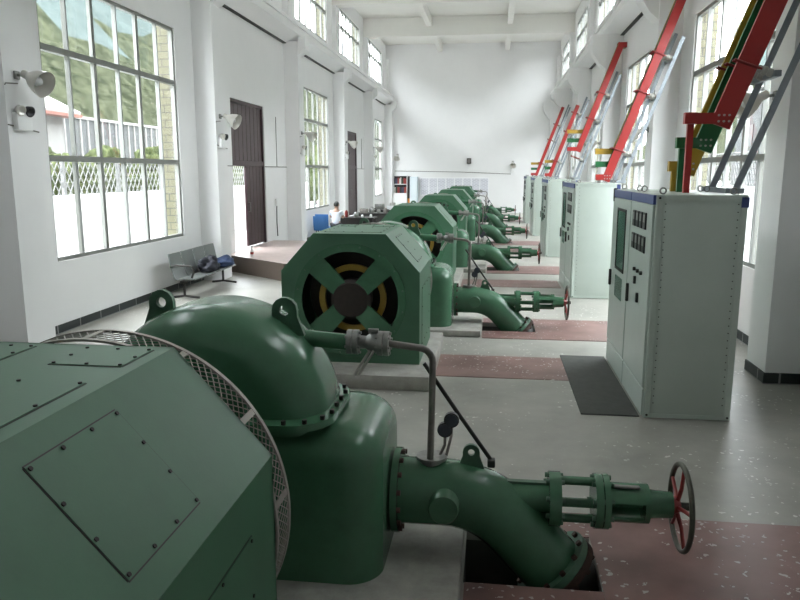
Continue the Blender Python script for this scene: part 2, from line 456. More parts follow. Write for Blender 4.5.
# doors
def door(n, y0, y1, open_leaf):
    x = XL-.09; z0, z1 = .4, 4.2; zt = 2.62
    t = bpy.data.objects.new('door_%d' % n, None); C.objects.link(t); t.location = (x, (y0+y1)/2, z0); struct(t)
    f = MB(); f.box(x-.06, x+.06, y0, y0+.08, z0, z1).box(x-.06, x+.06, y1-.08, y1, z0, z1).box(x-.06, x+.06, y0+.08, y1-.08, z1-.08, z1).box(x-.06, x+.06, y0+.08, y1-.08, zt-.07, zt+.07)
    f.build('door_frame', M['wood'], t, 0)
    b = MB(); nb = 8
    for i in range(nb):
        a = y0+.08+(y1-y0-.16)*i/nb; e = y0+.08+(y1-y0-.16)*(i+1)/nb
        b.bbox(x-.025, x+.025, a+.004, e-.004, zt+.07, z1-.08, .008, 1)
    b.build('transom_panel', M['wood'], t, 0)
    ym = y0 + 1.15
    def leaf(ya, yb, name, swing=0):
        q = MB(); k = max(3, round((yb-ya)/.3))
        for i in range(k):
            a = ya+(yb-ya)*i/k; e = ya+(yb-ya)*(i+1)/k
            q.bbox(x-.03, x+.03, a+.003, e-.003, z0+.02, zt-.07, .008, 1)
        if swing:
            R_ = Matrix.Translation((x, ya, 0)) @ Matrix.Rotation(swing, 4, 'Z') @ Matrix.Translation((-x, -ya, 0))
            q.v = [R_ @ p for p in q.v]
        l = q.build(name, M['wood'], t, 0)
        if not swing:
            h = MB(); h.tube([(x+.03, ya+.1, 1.35), (x+.09, ya+.1, 1.35), (x+.09, ya+.1, 1.6), (x+.03, ya+.1, 1.6)], .012, 8)
            h.build('door_handle', M['galv'], l)
    leaf(ym, y1-.08, 'door_leaf')
    leaf(y0+.08, ym, 'door_leaf', math.radians(100) if open_leaf else 0)
door(1, 17.4, 20.0, True); door(2, 31.4, 34.0, False)
# landings in front of the doors
LM = [mat('landing_terrazzo', (.50,.40,.37), .35, var=.15, vscale=4), mat('brown_riser', (.10,.075,.06), .6)]
for P in ([(XL,16.7),(-6.2,16.6),(-4.6,15.3),(-4.2,15.3),(-4.2,20.6),(XL,20.6)], [(XL,30.4),(-5.5,30.4),(-5.5,34.6),(XL,34.6)]):
    b = MB(); b.prism(P, lambda p, a: (p[0], p[1], a), 0, .4)
    o = b.build('door_landing', LM, smooth=0); struct(o)
    for f in o.data.polygons: f.material_index = 0 if f.normal.z > .5 else 1

# ------------------------------------------------------------------ machine sets
X0 = -1.64; ZA = .92
def make_generator():
    t = thing('generator', '', 'generator', (X0, 1.95, .17), 'green hydro generators in a row down the hall')
    yf, yr = 1.22, 2.68
    oc = [(-.82,.17), (.82,.17), (.82,1.26), (.425,1.70), (-.425,1.70), (-.82,1.26)]
    # shell: sides and top, open at the front
    sh = MB(); th_ = .02
    inn = [(-.80,.19), (.80,.19), (.80,1.25), (.417,1.68), (-.417,1.68), (-.80,1.25)]
    vs = []; 
    for y in (yf+.02, yr):
        vs += [(X0+p[0], y, p[1]) for p in oc] + [(X0+p[0], y, p[1]) for p in inn]
    fs = []
    for i in range(6):
        j = (i+1) % 6
        fs += [(i, j, 12+j, 12+i), (6+i, 18+i, 18+j, 6+j), (i, 6+i, 6+j, j), (12+i, 12+j, 18+j, 18+i)]
    sh.add(vs, fs)
    shell = sh.build('housing_shell', M['greenh'], t, 20)
    # front and rear plates with round openings
    def plate(ya, yb, r, name, m):
        b = MB(); N = 48; v = []; f = []
        def hit(a):
            dx, dz = math.cos(a), math.sin(a); best = None
            for i in range(6):
                (x1, z1), (x2, z2) = oc[i], oc[(i+1) % 6]; z1 -= ZA; z2 -= ZA
                ex, ez = x2-x1, z2-z1; D = dx*ez - dz*ex
                if abs(D) < 1e-9: continue
                s_ = (x1*ez - z1*ex)/D; u = (x1*dz - z1*dx)/D
                if s_ > 0 and -1e-6 <= u <= 1+1e-6 and (best is None or s_ < best): best = s_
            return best
        an = sorted(set([2*PI*i/N for i in range(N)] + [math.atan2(p[1]-ZA, p[0]) % (2*PI) for p in oc])); K = len(an)
        for y in (ya, yb):
            for a in an: v.append((X0+r*math.cos(a), y, ZA+r*math.sin(a)))
            for a in an: h = hit(a); v.append((X0+h*math.cos(a), y, ZA+h*math.sin(a)))
        for i in range(K):
            j = (i+1) % K
            f += [(i, j, K+j, K+i), (2*K+i, 3*K+i, 3*K+j, 2*K+j), (i, 2*K+i, 2*K+j, j), (K+i, K+j, 3*K+j, 3*K+i)]
        b.add(v, f); return b.build(name, m, t, 20)
    plate(yf, yf+.02, .585, 'front_plate', M['greenh'])
    plate(yr-.02, yr, .62, 'rear_plate', M['greenh'])
    b = MB().annulus((X0, ZA), .575, .665, yf-.022, yf+.0); ring = b.build('opening_ring', M['green'], t, 30)
    for i in range(16):
        a = 2*PI*(i+.5)/16; c = Vector((X0+.635*math.cos(a), yf-.022, ZA+.635*math.sin(a)))
        bolt(c, c+Vector((0,-.012,0)), .011, M['greend'], ring)
    # diagonal spokes carrying the end bearing
    for i in range(4):
        a = PI/4 + i*PI/2; c, s_ = math.cos(a), math.sin(a)
        P = [(.15,-.10), (.6,-.13), (.6,.13), (.15,.10)]
        b = MB().prism(P, lambda p, y: (X0+p[0]*c-p[1]*s_, y, ZA+p[0]*s_+p[1]*c), yf+.03, yf+.09)
        b.build('spoke', M['green'], t, 20)
    MB().lathe([(.2,0),(.24,.03),(.24,.2),(.1,.2)], (X0, yf+.02, ZA), (0,1,0), 32).build('bearing_hub', M['rotor'], t, 30)
    MB().annulus((X0, ZA), .335, .405, yf+.16, yf+.22).build('brake_ring', M['yellow'], t, 30)
    MB().lathe([(.05,0),(.56,.0),(.60,.12),(.60,.9),(.1,.9)], (X0, yf+.36, ZA), (0,1,0), 40).build('rotor', M['rotor'], t, 30)
    # bolted cover plates on top and on both slopes
    def cover(o, u, v, n, bolts, name, e=.004):
        o, u, v, n = map(Vector, (o, u, v, n)); n.normalize()
        q = MB(); g = .006
        q.add([o, o+u, o+u+v, o+v, o+n*e, o+u+n*e, o+u+v+n*e, o+v+n*e], [(3,2,1,0),(4,5,6,7),(0,1,5,4),(1,2,6,5),(2,3,7,6),(3,0,4,7)])
        c_ = q.build(name, M['greenh'], t, 0)
        r = MB(); L = [o, o+u, o+u+v, o+v]
        for i in range(4):                                        # the open joint round the plate
            a_, b_ = L[i], L[(i+1) % 4]; dd = (b_-a_).normalized(); ss = dd.cross(n)*.005
            r.add([a_-ss, b_-ss, b_+ss, a_+ss, a_-ss+n*.0015, b_-ss+n*.0015, b_+ss+n*.0015, a_+ss+n*.0015], [(3,2,1,0),(4,5,6,7),(0,1,5,4),(1,2,6,5),(2,3,7,6),(3,0,4,7)])
        r.build('cover_joint', M['dark'], c_, 0)
        ii = .012
        nu, nv = bolts
        for i in range(nu+1):
            for j in range(nv+1):
                if 0 < i < nu and 0 < j < nv: continue
                uu, vv = u.normalized()*ii, v.normalized()*ii
                p = o + uu + (u-2*uu)*i/nu + vv + (v-2*vv)*j/nv
                bolt(p, p+n*(e+.005), .007, M['bolt'], c_)
    zt = 1.70
    cover((X0-.34, 1.42, zt), (.69,0,0), (0,.74,0), (0,0,1), (3,3), 'top_cover')
    cover((X0+.08, 2.37, zt), (.285,0,0), (0,.25,0), (0,0,1), (2,2), 'top_cover')
    cover((X0-.34, 2.37, zt), (.20,0,0), (0,.25,0), (0,0,1), (2,2), 'top_cover')
    cover((X0+.485, 1.63, 1.633), (0,.468,0), (.272,0,-.303), (.44,0,.395), (3,3), 'slope_cover')
    cover((X0-.457, 1.6, 1.664), (0,.468,0), (-.272,0,-.303), (-.44,0,.395), (3,3), 'slope_cover')
    cover((X0+.82, 1.5, .35), (0,.9,0), (0,0,.7), (1,0,0), (3,3), 'side_cover')
    # mesh guard behind the housing
    gR, gz, g0, g1 = .80, .91, 2.715, 2.89
    A0, A1 = math.radians(-50), math.radians(230)
    fr = MB()
    for y in (g0, g1):
        N = 90; v = []; f = []
        for i in range(N+1):
            a = A0+(A1-A0)*i/N
            for r, dy in ((gR-.004, -.012), (gR+.006, -.012), (gR+.006, .012), (gR-.004, .012)):
                v.append((X0+.02+r*math.cos(a), y+dy, gz+r*math.sin(a)))
        for i in range(N):
            for q in range(4): f.append((i*4+q, i*4+(q+1) % 4, i*4+4+(q+1) % 4, i*4+4+q))
        fr.add(v, f)
    for i in range(11):
        a = A0 + (A1-A0)*i/10 + .02
        v = []
        for da in (-.018, .018):
            for r in (gR-.004, gR+.004):
                for y in (g0, g1): v.append((X0+.02+r*math.cos(a+da), y, gz+r*math.sin(a+da)))
        fr.add(v, [(0,1,3,2),(4,6,7,5),(0,4,5,1),(2,3,7,6),(0,2,6,4),(1,5,7,3)])
    gd = fr.build('guard_frame', M['mesh'], t, 30)
    wm = MB(); NW = 105
    for s_ in (-1, 1):
        for i in range(NW):
            a = A0+(A1-A0)*(i+.5)/NW; sp = .155*s_
            P = []
            for q in range(3):
                aa = a + sp*(q/2-.5)
                P.append((X0+.02+gR*math.cos(aa), g0+(g1-g0)*q/2, gz+gR*math.sin(aa)))
            wm.tube(P, .0028, 3, False)
    wm.build('guard_mesh', M['mesh'], gd, 0)
    # shaft and flywheel behind
    MB().lathe([(.08,0),(.08,.12),(.62,.12),(.66,.15),(.66,.32),(.62,.35),(.2,.35),(.2,.6),(.12,.6),(.12,.93)], (X0, 2.6, ZA), (0,1,0), 40).build('flywheel', M['greend'], t, 30)
    return t

BOLT_ME = {}
def bolt(p0, p1, r, m, parent, name='bolt'):
    """one bolt, its own object; equal bolts share mesh data"""
    p0, p1 = Vector(p0), Vector(p1); key = (tuple(round(c, 4) for c in (p1-p0)), round(r, 4), m.name)
    if key not in BOLT_ME:
        o = MB().cyl((0,0,0), p1-p0, r, n=8).build(name, m, None, 30); BOLT_ME[key] = o.data
    else:
        o = bpy.data.objects.new(name, BOLT_ME[key]); C.objects.link(o)
    off = Vector((0,0,0)); q = parent
    while q is not None: off += q.location; q = q.parent
    o.parent = parent; o.location = p0 - off
    return o
def arc(c, R, a0, a1, n): return [(c[0]+R*math.cos(a0+(a1-a0)*i/n), c[1]+R*math.sin(a0+(a1-a0)*i/n)) for i in range(n+1)]
def bolts_on(par, c, axis, R, n, r, h, m):
    ax = Vector(axis).normalized(); u = ax.orthogonal().normalized(); w = ax.cross(u); c = Vector(c)
    for i in range(n):
        a = 2*PI*(i+.5)/n; p = c + (u*math.cos(a)+w*math.sin(a))*R
        bolt(p - ax*h, p + ax*h, r, m, par)
def make_turbine():
    t = thing('turbine', '', 'turbine', (X0, 4.1, .1), 'green impulse turbines in a row down the hall')
    # lower casing: box with strongly rounded upright edges and shoulders
    FZ = 1.05; XH = -1.615; PY = 4.2
    xa, xb, ya, yb, z0, z1 = -2.60, -.59, 3.63, 4.6, .1, .99
    b = MB(); v = []; f = []; N = 8
    lev = [(0, 0, z0)] + [(0, 0, z0+.02)] + [(0,0,z1-.21)]
    for i in range(1, 7):
        a = PI/2*i/6; lev.append((.21*(1-math.cos(a)), 0, z1-.21+.21*math.sin(a)))
    def ring(ins):
        r = .2; P = []
        x_0, x_1, y_0, y_1 = xa+ins, xb-ins, ya+ins, yb-ins; r = max(.05, r-ins*.6)
        for cx, cy, a0 in ((x_1-r, y_0+r, -PI/2), (x_1-r, y_1-r, 0), (x_0+r, y_1-r, PI/2), (x_0+r, y_0+r, PI)):
            for i in range(N+1):
                a = a0 + PI/2*i/N; P.append((cx+r*math.cos(a), cy+r*math.sin(a)))
        return P
    K = 4*(N+1)
    for ins, _, z in lev: v += [(p[0], p[1], z) for p in ring(ins)]
    for i in range(len(lev)-1):
        for k in range(K): j = (k+1) % K; f.append((i*K+k, i*K+j, (i+1)*K+j, (i+1)*K+k))
    f.append(tuple(range(K-1, -1, -1))); f.append(tuple((len(lev)-1)*K+k for k in range(K)))
    b.add(v, f); b.build('lower_casing', M['green'], t, 40)
    b = MB(); v = []; f = []
    MB().lathe([(.2,0),(.2,.03),(.16,.09)], (X0, 3.64, ZA), (0,-1,0), 24).build('shaft_gland', M['greend'], t, 40)
    # joint flange between casing and hood
    def rr(x_0, x_1, y_0, y_1, r, n=8):
        P = []
        for cx, cy, a0 in ((x_1-r, y_0+r, -PI/2), (x_1-r, y_1-r, 0), (x_0+r, y_1-r, PI/2), (x_0+r, y_0+r, PI)):
            for i in range(n+1):
                a = a0 + PI/2*i/n; P.append((cx+r*math.cos(a), cy+r*math.sin(a)))
        return P
    fl = MB().prism(rr(XH-.755, XH+.755, 3.565, 4.43, .24), lambda p, a: (p[0], p[1], a), FZ-.04, FZ)
    fl.prism(rr(XH-.70, XH+.70, 3.68, 4.38, .24), lambda p, a: (p[0], p[1], a), .94, FZ-.04)
    flo = fl.build('casing_flange', M['green'], t, 30)
    b = MB()
    P = rr(XH-.732, XH+.732, 3.588, 4.407, .22, 3); m = len(P); pts = []
    for i in range(m):
        p, q = Vector(P[i]), Vector(P[(i+1) % m]); L = (q-p).length; k = max(1, round(L/.13))
        pts += [p+(q-p)*j/k for j in range(k)]
    for p in pts: bolt((p.x, p.y, FZ-.01), (p.x, p.y, FZ+.023), .014, M['bolt'], flo)
    # half-round hood over the runner
    R, rc, y0, y1, zc = .705, .26, 3.65, 4.34, .945
    secs = [(y0+rc*(1-math.cos(PI/2*i/8)), R-rc+rc*math.sin(PI/2*i/8)) for i in range(9)] + [(y1-rc*.6*(1-math.cos(PI/2*i/8)), R-rc*.6+rc*.6*math.sin(PI/2*i/8)) for i in range(8, -1, -1)]
    hb = MB(); v = []; f = []; n_ = 40
    for y, r in secs:
        s0 = math.asin((FZ-.02-zc)/r)
        for i in range(n_+1):
            a = s0+(PI-2*s0)*i/n_; v.append((XH+r*math.cos(a), y, zc+r*math.sin(a)))
    K = n_+1
    for i in range(len(secs)-1):
        for k in range(K): f.append((i*K+k, i*K+(k+1) % K, (i+1)*K+(k+1) % K, (i+1)*K+k))
    f.append(tuple(range(K))); f.append(tuple((len(secs)-1)*K+k for k in range(K-1, -1, -1)))
    hb.add(v, f)
    hood = hb.build('hood', M['green'], t, 40)
    # lifting lugs with eye
    def lug(x, y, z, s_, axis, name='lifting_lug', par=hood):
        pr = arc((0, .1*s_), .07*s_, -.35, PI+.35, 14); pr = [(-.11*s_, -.04*s_), (.11*s_, -.04*s_)] + pr
        hole = arc((0, .1*s_), .028*s_, 0, 2*PI, 14)[:-1]
        bm = bmesh.new(); h = .016*s_
        def place(p, q): return (x+p[0], y+q, z+p[1]) if axis == 'x' else (x+q, y+p[0], z+p[1])
        q = MB()
        # bridge outer and inner loops by angle
        c0 = Vector((0, .1*s_))
        out = []
        for hp in hole:
            d_ = (Vector(hp)-c0).normalized(); best = 9
            for i in range(len(pr)):
                p1, p2 = Vector(pr[i])-c0, Vector(pr[(i+1) % len(pr)])-c0; e_ = p2-p1
                D = d_.x*e_.y-d_.y*e_.x
                if abs(D) < 1e-9: continue
                s2 = (p1.x*e_.y-p1.y*e_.x)/D; u2 = (p1.x*d_.y-p1.y*d_.x)/D
                if s2 > 0 and -1e-6 <= u2 <= 1+1e-6: best = min(best, s2)
            out.append(c0+d_*best)
        K_ = len(hole); vs = []
        for qq in (-h, h):
            vs += [place(p, qq) for p in hole] + [place(p, qq) for p in out]
        fs = []
        for i in range(K_):
            j = (i+1) % K_
            fs += [(i, j, K_+j, K_+i), (2*K_+i, 3*K_+i, 3*K_+j, 2*K_+j), (i, 2*K_+i, 2*K_+j, j), (K_+i, K_+j, 3*K_+j, 3*K_+i)]
        q.add(vs, fs); bm.free()
        return q.build(name, M['greend'], par, 30)
    lug(XH+.41, 4.02, 1.49, 1.1, 'x'); lug(XH-.35, 4.02, 1.52, 1.1, 'x')
    # brake nozzle line: green stub, grey valve, thin pipe down to the inlet
    stub = MB().cyl((X0+.42, 4.1, 1.425), (-.84, 4.1, 1.395), .05, n=16).build('brake_stub', M['green'], t, 40)
    vb = MB()
    vb.cyl((-.845,4.1,1.40), (-.815,4.1,1.40), .075).cyl((-.81,4.1,1.40), (-.78,4.1,1.40), .075).cyl((-.78,4.1,1.40), (-.73,4.1,1.398), .04)
    vb.lathe([(.03,0),(.055,.03),(.06,.06),(.055,.09),(.03,.12)], (-.745,4.1,1.397), (1,0,0), 16)
    vb.cyl((-.66,4.1,1.396), (-.63,4.1,1.395), .075).cyl((-.625,4.1,1.395), (-.595,4.1,1.395), .075)
    vb.cyl((-.69,4.1,1.40), (-.69,4.1,1.47), .022).cyl((-.72,4.1,1.47), (-.66,4.1,1.47), .014)
    vo = vb.build('brake_valve', M['galv'], t, 40)
    for xx in (-.81, -.63): bolts_on(vo, (xx,4.1,1.397), (1,0,0), .058, 6, .009, .045, M['galv'])
    pp = [(-.60,4.1,1.395), (-.42,4.1,1.375)] + [(-.42+.085*math.sin(a), 4.1, 1.29+.085*math.cos(a)) for a in (PI/10, PI/5, PI*.3, PI*.4, PI/2)] + [(-.338,4.1,1.0), (-.35,4.15,.66)]
    MB().tube(pp, .021, 12).build('brake_pipe', M['pipe'], t, 50)
    MB().tube([(-.705,4.05,1.36), (-.755,4.02,1.28), (-.79,4.0,1.22)], .009, 8).tube([(-.68,4.05,1.36), (-.73,4.02,1.28), (-.765,4.0,1.22)], .009, 8).build('valve_bracket', M['conc'], vo)
    # inlet: flange, barrel, bend down into the pit, lower flange
    cz = .43
    ifl = MB().lathe([(.2,0),(.262,0),(.262,.04),(.2,.04)], (-.575,PY,cz), (1,0,0), 32).build('inlet_flange', M['green'], t, 40)
    bolts_on(ifl, (-.535,PY,cz), (1,0,0), .238, 14, .017, .022, M['rust'])
    path = [(-.55,PY,cz), (-.3,PY,cz), (-.27,PY,cz)] + [(-.27+.60*math.sin(a), PY, cz-.60+.60*math.cos(a)) for a in [math.radians(q) for q in (8,16,24,32,40,47)]]
    d = Vector((math.cos(math.radians(47)),0,-math.sin(math.radians(47))))
    e1 = Vector(path[-1]); e2 = e1 + d*.36
    path += [tuple(e1+d*.1), tuple(e2)]
    inl = MB().tube(path, .205, 28).build('inlet_bend', M['green'], t, 45)
    MB().lathe([(.19,0),(.265,0),(.265,.045),(.19,.045)], e2-d*.02, d, 32).build('lower_flange', M['greend'], t, 40)
    lfl = MB().lathe([(.19,.03),(.265,.03),(.265,.075),(.19,.075)], e2-d*.0, d, 32).build('counter_flange', M['rust'], t, 40)
    bolts_on(lfl, e2+d*.03, d, .238, 12, .018, .07, M['rust'])
    MB().tube([e2+d*.08, e2+d*.6], .2, 24).build('feed_pipe', M['dark'], t, 40)
    MB().lathe([(.092,0),(.092,.13),(.085,.14)], (-.25,PY-.14,.44), (0,-1,0), 24).build('inspection_port', M['green'], inl, 40)
    MB().lathe([(.075,0),(.075,.03),(.095,.03),(.095,.05),(.02,.05)], (-.345,PY,.615), (0,0,1), 20).build('pipe_foot', M['galv'], inl, 40)
    lug(-.1, PY, .625, .75, 'x', par=inl)
    for x, y, z, st in ((-.225,PY+.02,.895,.68), (-.265,PY+.02,.83,.68)):
        g = MB().lathe([(.03,0),(.047,.004),(.047,.04),(.02,.045)], (x, y-.02, z), (0,1,0), 20).build('gauge_case', M['black'], t, 40)
        MB().lathe([(.04,0),(.04,.004)], (x, y-.024, z), (0,1,0), 20).build('gauge_dial', M['dialm'], g, 40)
        MB().tube([(x, y, z-.04), (x, y, z-.1), (x-.03, y, st-.02), (-.3, PY, .63)], .009, 8).build('gauge_stem', M['pipe'], g, 40)
    MB().tube([(-.415,PY+.2,1.20), (-.19,PY+.2,.87), (.03,PY+.2,.56)], .0135, 10).build('deflector_rod', M['dark'], t, 40)
    MB().bbox(.0,.05,PY+.16,PY+.23,.53,.58,.01).build('rod_bracket', M['dark'], t, 30)
    # needle valve with yoke and handwheel
    nz = .425
    nd = MB().cyl((.0,PY,nz), (.40,PY,nz), .09, n=24).build('needle_cylinder', M['green'], t, 40)
    MB().box(.05,.38,PY-.02,PY+.02,nz+.09,nz+.105).build('needle_rib', M['greend'], nd, 0)
    nfl = MB().lathe([(.1,0),(.165,0),(.165,.07),(.1,.07)], (.375,PY,nz), (1,0,0), 32).build('needle_flange', M['green'], t, 40)
    b = MB()
    for q in (-1, 1): b.cyl((.44,PY,nz+q*.122), (.66,PY,nz+q*.122), .027, n=12)
    b.cyl((.44,PY,nz-.02), (.66,PY,nz-.02), .03, n=10).build('yoke_rods', M['green'], t, 40)
    yfl = MB().lathe([(.1,0),(.165,0),(.165,.045),(.1,.045)], (.645,PY,nz), (1,0,0), 32).lathe([(.1,0),(.165,0),(.165,.035),(.1,.035)], (.695,PY,nz), (1,0,0), 32).build('yoke_flange', M['green'], t, 40)
    b = MB()
    bolts_on(yfl, (.69,PY,nz), (1,0,0), .14, 8, .016, .062, M['greend']); bolts_on(nfl, (.41,PY,nz), (1,0,0), .14, 8, .016, .055, M['greend'])
    # slotted lantern: two half shells leave an open window
    lb = MB()
    for a0, a1 in ((math.radians(20), math.radians(160)), (math.radians(215), math.radians(325))):
        v = []; f = []; N2 = 12
        for i in range(N2+1):
            a = a0+(a1-a0)*i/N2
            for x in (.73,.94):
                for r in (.098,.118): v.append((x, PY-r*math.cos(a), nz+r*math.sin(a)))
        for i in range(N2):
            o_ = i*4
            f += [(o_,o_+4,o_+6,o_+2), (o_+1,o_+3,o_+7,o_+5), (o_,o_+1,o_+5,o_+4), (o_+2,o_+6,o_+7,o_+3)]
        f += [(0,2,3,1), (N2*4,N2*4+1,N2*4+3,N2*4+2)]
        lb.add(v, f)
    lb.lathe([(.03,0),(.118,0),(.118,.03),(.03,.03)], (.935,PY,nz), (1,0,0), 28).cyl((.72,PY,nz), (.95,PY,nz), .032)
    lan = lb.build('lantern', M['green'], t, 40)
    MB().bbox(.755,.905,PY-.065,PY-.035,nz+.115,nz+.13,.004,1).build('scale_plate', M['galv'], lan, 30)
    MB().lathe([(.06,0),(.088,.0),(.083,.05),(.078,.14),(.05,.14)], (.965,PY,nz), (1,0,0), 24).build('valve_neck', M['green'], t, 40)
    hw = MB().torus((1.16,PY,nz-.01), (1,0,0), .254, .016, 48, 12).build('handwheel', M['wheel'], t, 60)
    for i in range(5):
        a = 2*PI*i/5+.4
        MB().tube([(1.13,PY,nz-.01), (1.155,PY+.12*math.cos(a),nz-.01+.12*math.sin(a)), (1.16,PY+.24*math.cos(a),nz-.01+.24*math.sin(a))], [.015,.012,.011], 10).build('wheel_spoke', M['wheelred'], hw, 60)
    MB().lathe([(.06,0),(.045,.03),(.035,.05)], (1.105,PY,nz-.005), (1,0,0), 16).build('wheel_hub', M['wheelred'], hw, 40)
    MB().cyl((1.15,PY,nz-.005), (1.215,PY,nz-.005), .024, n=12).build('spindle_end', M['dark'], hw, 40)
    return t

gen0 = make_generator(); tur0 = make_turbine()
gl = ['green octagonal generator nearest the camera, cut off at lower left, mesh guard behind it',
      'second green octagonal generator from the camera, yellow ring inside its open front',
      'third green octagonal generator from the camera, dark opening behind a lifting lug',
      'fourth green octagonal generator from the camera, only its upper part showing',
      'fifth green octagonal generator from the camera, next to last of the row',
      'smallest and farthest green octagonal generator, below the notice board on the far wall']
tl = ['nearest green turbine with rounded hood, bent inlet pipe and large red-spoked handwheel',
      'second green turbine from the camera, its inlet bend dropping through the red floor strip',
      'third green turbine from the camera, its needle valve level with the second floor cabinets',
      'fourth green turbine from the camera, small handwheel against the pale floor',
      'fifth green turbine from the camera, partly behind the fourth one',
      'farthest green turbine, last in the row before the white far wall']
for k in range(6):
    g = gen0 if k == 0 else copy_tree(gen0, None, ('bolt',) if k > 1 else ()); u = tur0 if k == 0 else copy_tree(tur0, None, ('bolt',) if k > 1 else ())
    if k: g.location.y = gen0.location.y + T*k; u.location.y = tur0.location.y + T*k
    g['label'] = gl[k]; u['label'] = tl[k]
gen0.location.x -= .055

# ------------------------------------------------------------------ control cabinets
CX0, CX1, CZ = 1.5, 2.34, 2.19
def make_cabinet(y0, y1, kind):
    t = thing('control_cabinet', '', 'cabinet', (CX0, y0, 0), 'pale grey control cabinets along the right side')
    b = MB(); b.bbox(CX0+.02, CX1, y0+.006, y1-.006, .004, CZ, .008, 2)
    body = b.build('cabinet_body', M['cab'], t, 30)
    MB().box(CX0+.05, CX1-.02, y0+.03, y1-.03, 0, .03).build('cabinet_base', M['dark'], t, 0)
    if kind == 'meter':
        # riveted side panel with raised edge frame
        f = MB(); x0, x1, e = CX0+.03, CX1-.01, .005
        f.box(x0, x0+.05, y0, y0+.006, .01, CZ-.01).box(x1-.05, x1, y0, y0+.006, .01, CZ-.01).box(x0+.05, x1-.05, y0, y0+.006, CZ-.06, CZ-.01).box(x0+.05, x1-.05, y0, y0+.006, .01, .05)
        so = f.build('side_frame', M['cab'], t, 0)
        r = MB()
        for xx in (x0+.075, x1-.075):
            for i in range(28):
                z = .16+i*.072
                r.cyl((xx, y0+.004, z), (xx, y0-.002, z), .006, n=6)
        for xx in (x0+.02, x1-.02):
            for z in (.035, CZ-.03): r.cyl((xx, y0+.002, z), (xx, y0-.004, z), .012, n=8)
        r.build('rivets', M['dark'], so, 0)
        MB().box(CX1-.06, CX1+.006, y0-.004, y0+.05, CZ-.115, CZ-.02).build('corner_cap', M['blue'], t, 0)
    d = MB(); d.bbox(CX0-.004, CX0+.02, y0+.035, y1-.012, .30, CZ-.10, .004, 1)
    do = d.build('cabinet_door', M['cabf'], t, 0)
    MB().bbox(CX0, CX0+.02, y0+.035, y1-.012, .02, .285, .004, 1).build('kick_panel', M['cabf'], t, 0)
    MB().box(CX0-.006, CX0+.02, y0+.02, y1-.004, CZ-.093, CZ-.005).build('fascia_strip', M['blue'], t, 0)
    w = y1-y0
    if kind == 'meter':
        for r_ in range(2):
            for c in range(4):
                ya = y0+.27+c*.175; zz = 1.84-r_*.235
                m_ = MB().bbox(CX0-.02, CX0, ya, ya+.125, zz, zz+.165, .006, 1).build('meter', M['black'], do, 0)
                MB().box(CX0-.0215, CX0-.0195, ya+.02, ya+.105, zz+.07, zz+.145).build('meter_face', M['galv'], m_, 0)
        for c in range(3):
            MB().cyl((CX0-.004, y0+.35+c*.17, 1.40), (CX0-.03, y0+.35+c*.17, 1.40), .02, n=12).build('indicator', M['dark'], do, 40)
        MB().bbox(CX0-.03, CX0-.004, y0+.62, y0+.66, 1.25, 1.33, .004, 1).build('switch', M['black'], do, 0)
        MB().bbox(CX0-.03, CX0-.004, y0+.45, y0+.49, 1.08, 1.18, .004, 1).build('switch', M['black'], do, 0)
    else:
        MB().bbox(CX0-.012, CX0-.004, y0+.28, y1-.42, 1.28, 1.95, .004, 1).build('door_window', M['glassd'], do, 0)
        fr = MB(); fr.box(CX0-.014, CX0-.004, y0+.25, y0+.28, 1.25, 1.98).box(CX0-.014, CX0-.004, y1-.42, y1-.39, 1.25, 1.98).box(CX0-.014, CX0-.004, y0+.28, y1-.42, 1.25, 1.28).box(CX0-.014, CX0-.004, y0+.28, y1-.42, 1.95, 1.98)
        fr.build('window_rim', M['dark'], do, 0)
        MB().bbox(CX0-.012, CX0-.004, y0+.3, y1-.44, .92, 1.18, .004, 1).build('lower_window', M['glassd'], do, 0)
    MB().bbox(CX0-.035, CX0-.004, y1-.13, y1-.10, 1.0, 1.2, .006, 1).build('door_handle', M['dark'], do, 0)
    if kind != 'meter': MB().bbox(CX0-.012, CX0+.03, y1-.075, y1-.006, CZ-.15, CZ+.012, .005, 1).build('corner_cap', M['black'], t, 0)
    for x in (CX0+.1, CX1-.1):
        for y in (y0+.12, y1-.12):
            MB().torus((x, y, CZ+.035), (0,1,0), .028, .008, 16, 6).build('lifting_eye', M['galv'], t, 60)
    return t
pl = ['second', 'third', 'fourth']
cm0 = make_cabinet(7.02, 8.13, 'meter'); cw0 = make_cabinet(8.13, 9.32, 'window')
ml = ['nearest pale grey control cabinet with two rows of dark meters under a blue strip',
      'control cabinet with its pale side panel facing us just past the nearest pair',
      'control cabinet heading the third pair from the camera, narrow pale side showing',
      'control cabinet heading the fourth pair from the camera',
      'control cabinet heading the farthest pair by the far wall']
wl = ['control cabinet with a glazed door and black corner, directly behind the nearest meter cabinet',
      'glazed control cabinet at the back of the second pair from the camera',
      'glazed control cabinet at the back of the third pair from the camera',
      'glazed control cabinet at the back of the fourth pair from the camera',
      'glazed control cabinet at the very end of the row by the far wall']
for k in range(5):
    a = cm0 if k == 0 else copy_tree(cm0); c = cw0 if k == 0 else copy_tree(cw0)
    if k: a.location.y = cm0.location.y+T*k; c.location.y = cw0.location.y+T*k
    a['label'] = ml[k]; c['label'] = wl[k]
# rubber mat
m_ = MB().bbox(.92, 1.49, 7.05, 9.4, 0, .012, .004, 1).build('rubber_mat', M['rubber'], None, 0, (1.2, 8.2, 0))
tag(m_, 'dark rubber mat on the floor in front of the nearest control cabinets', 'mat')

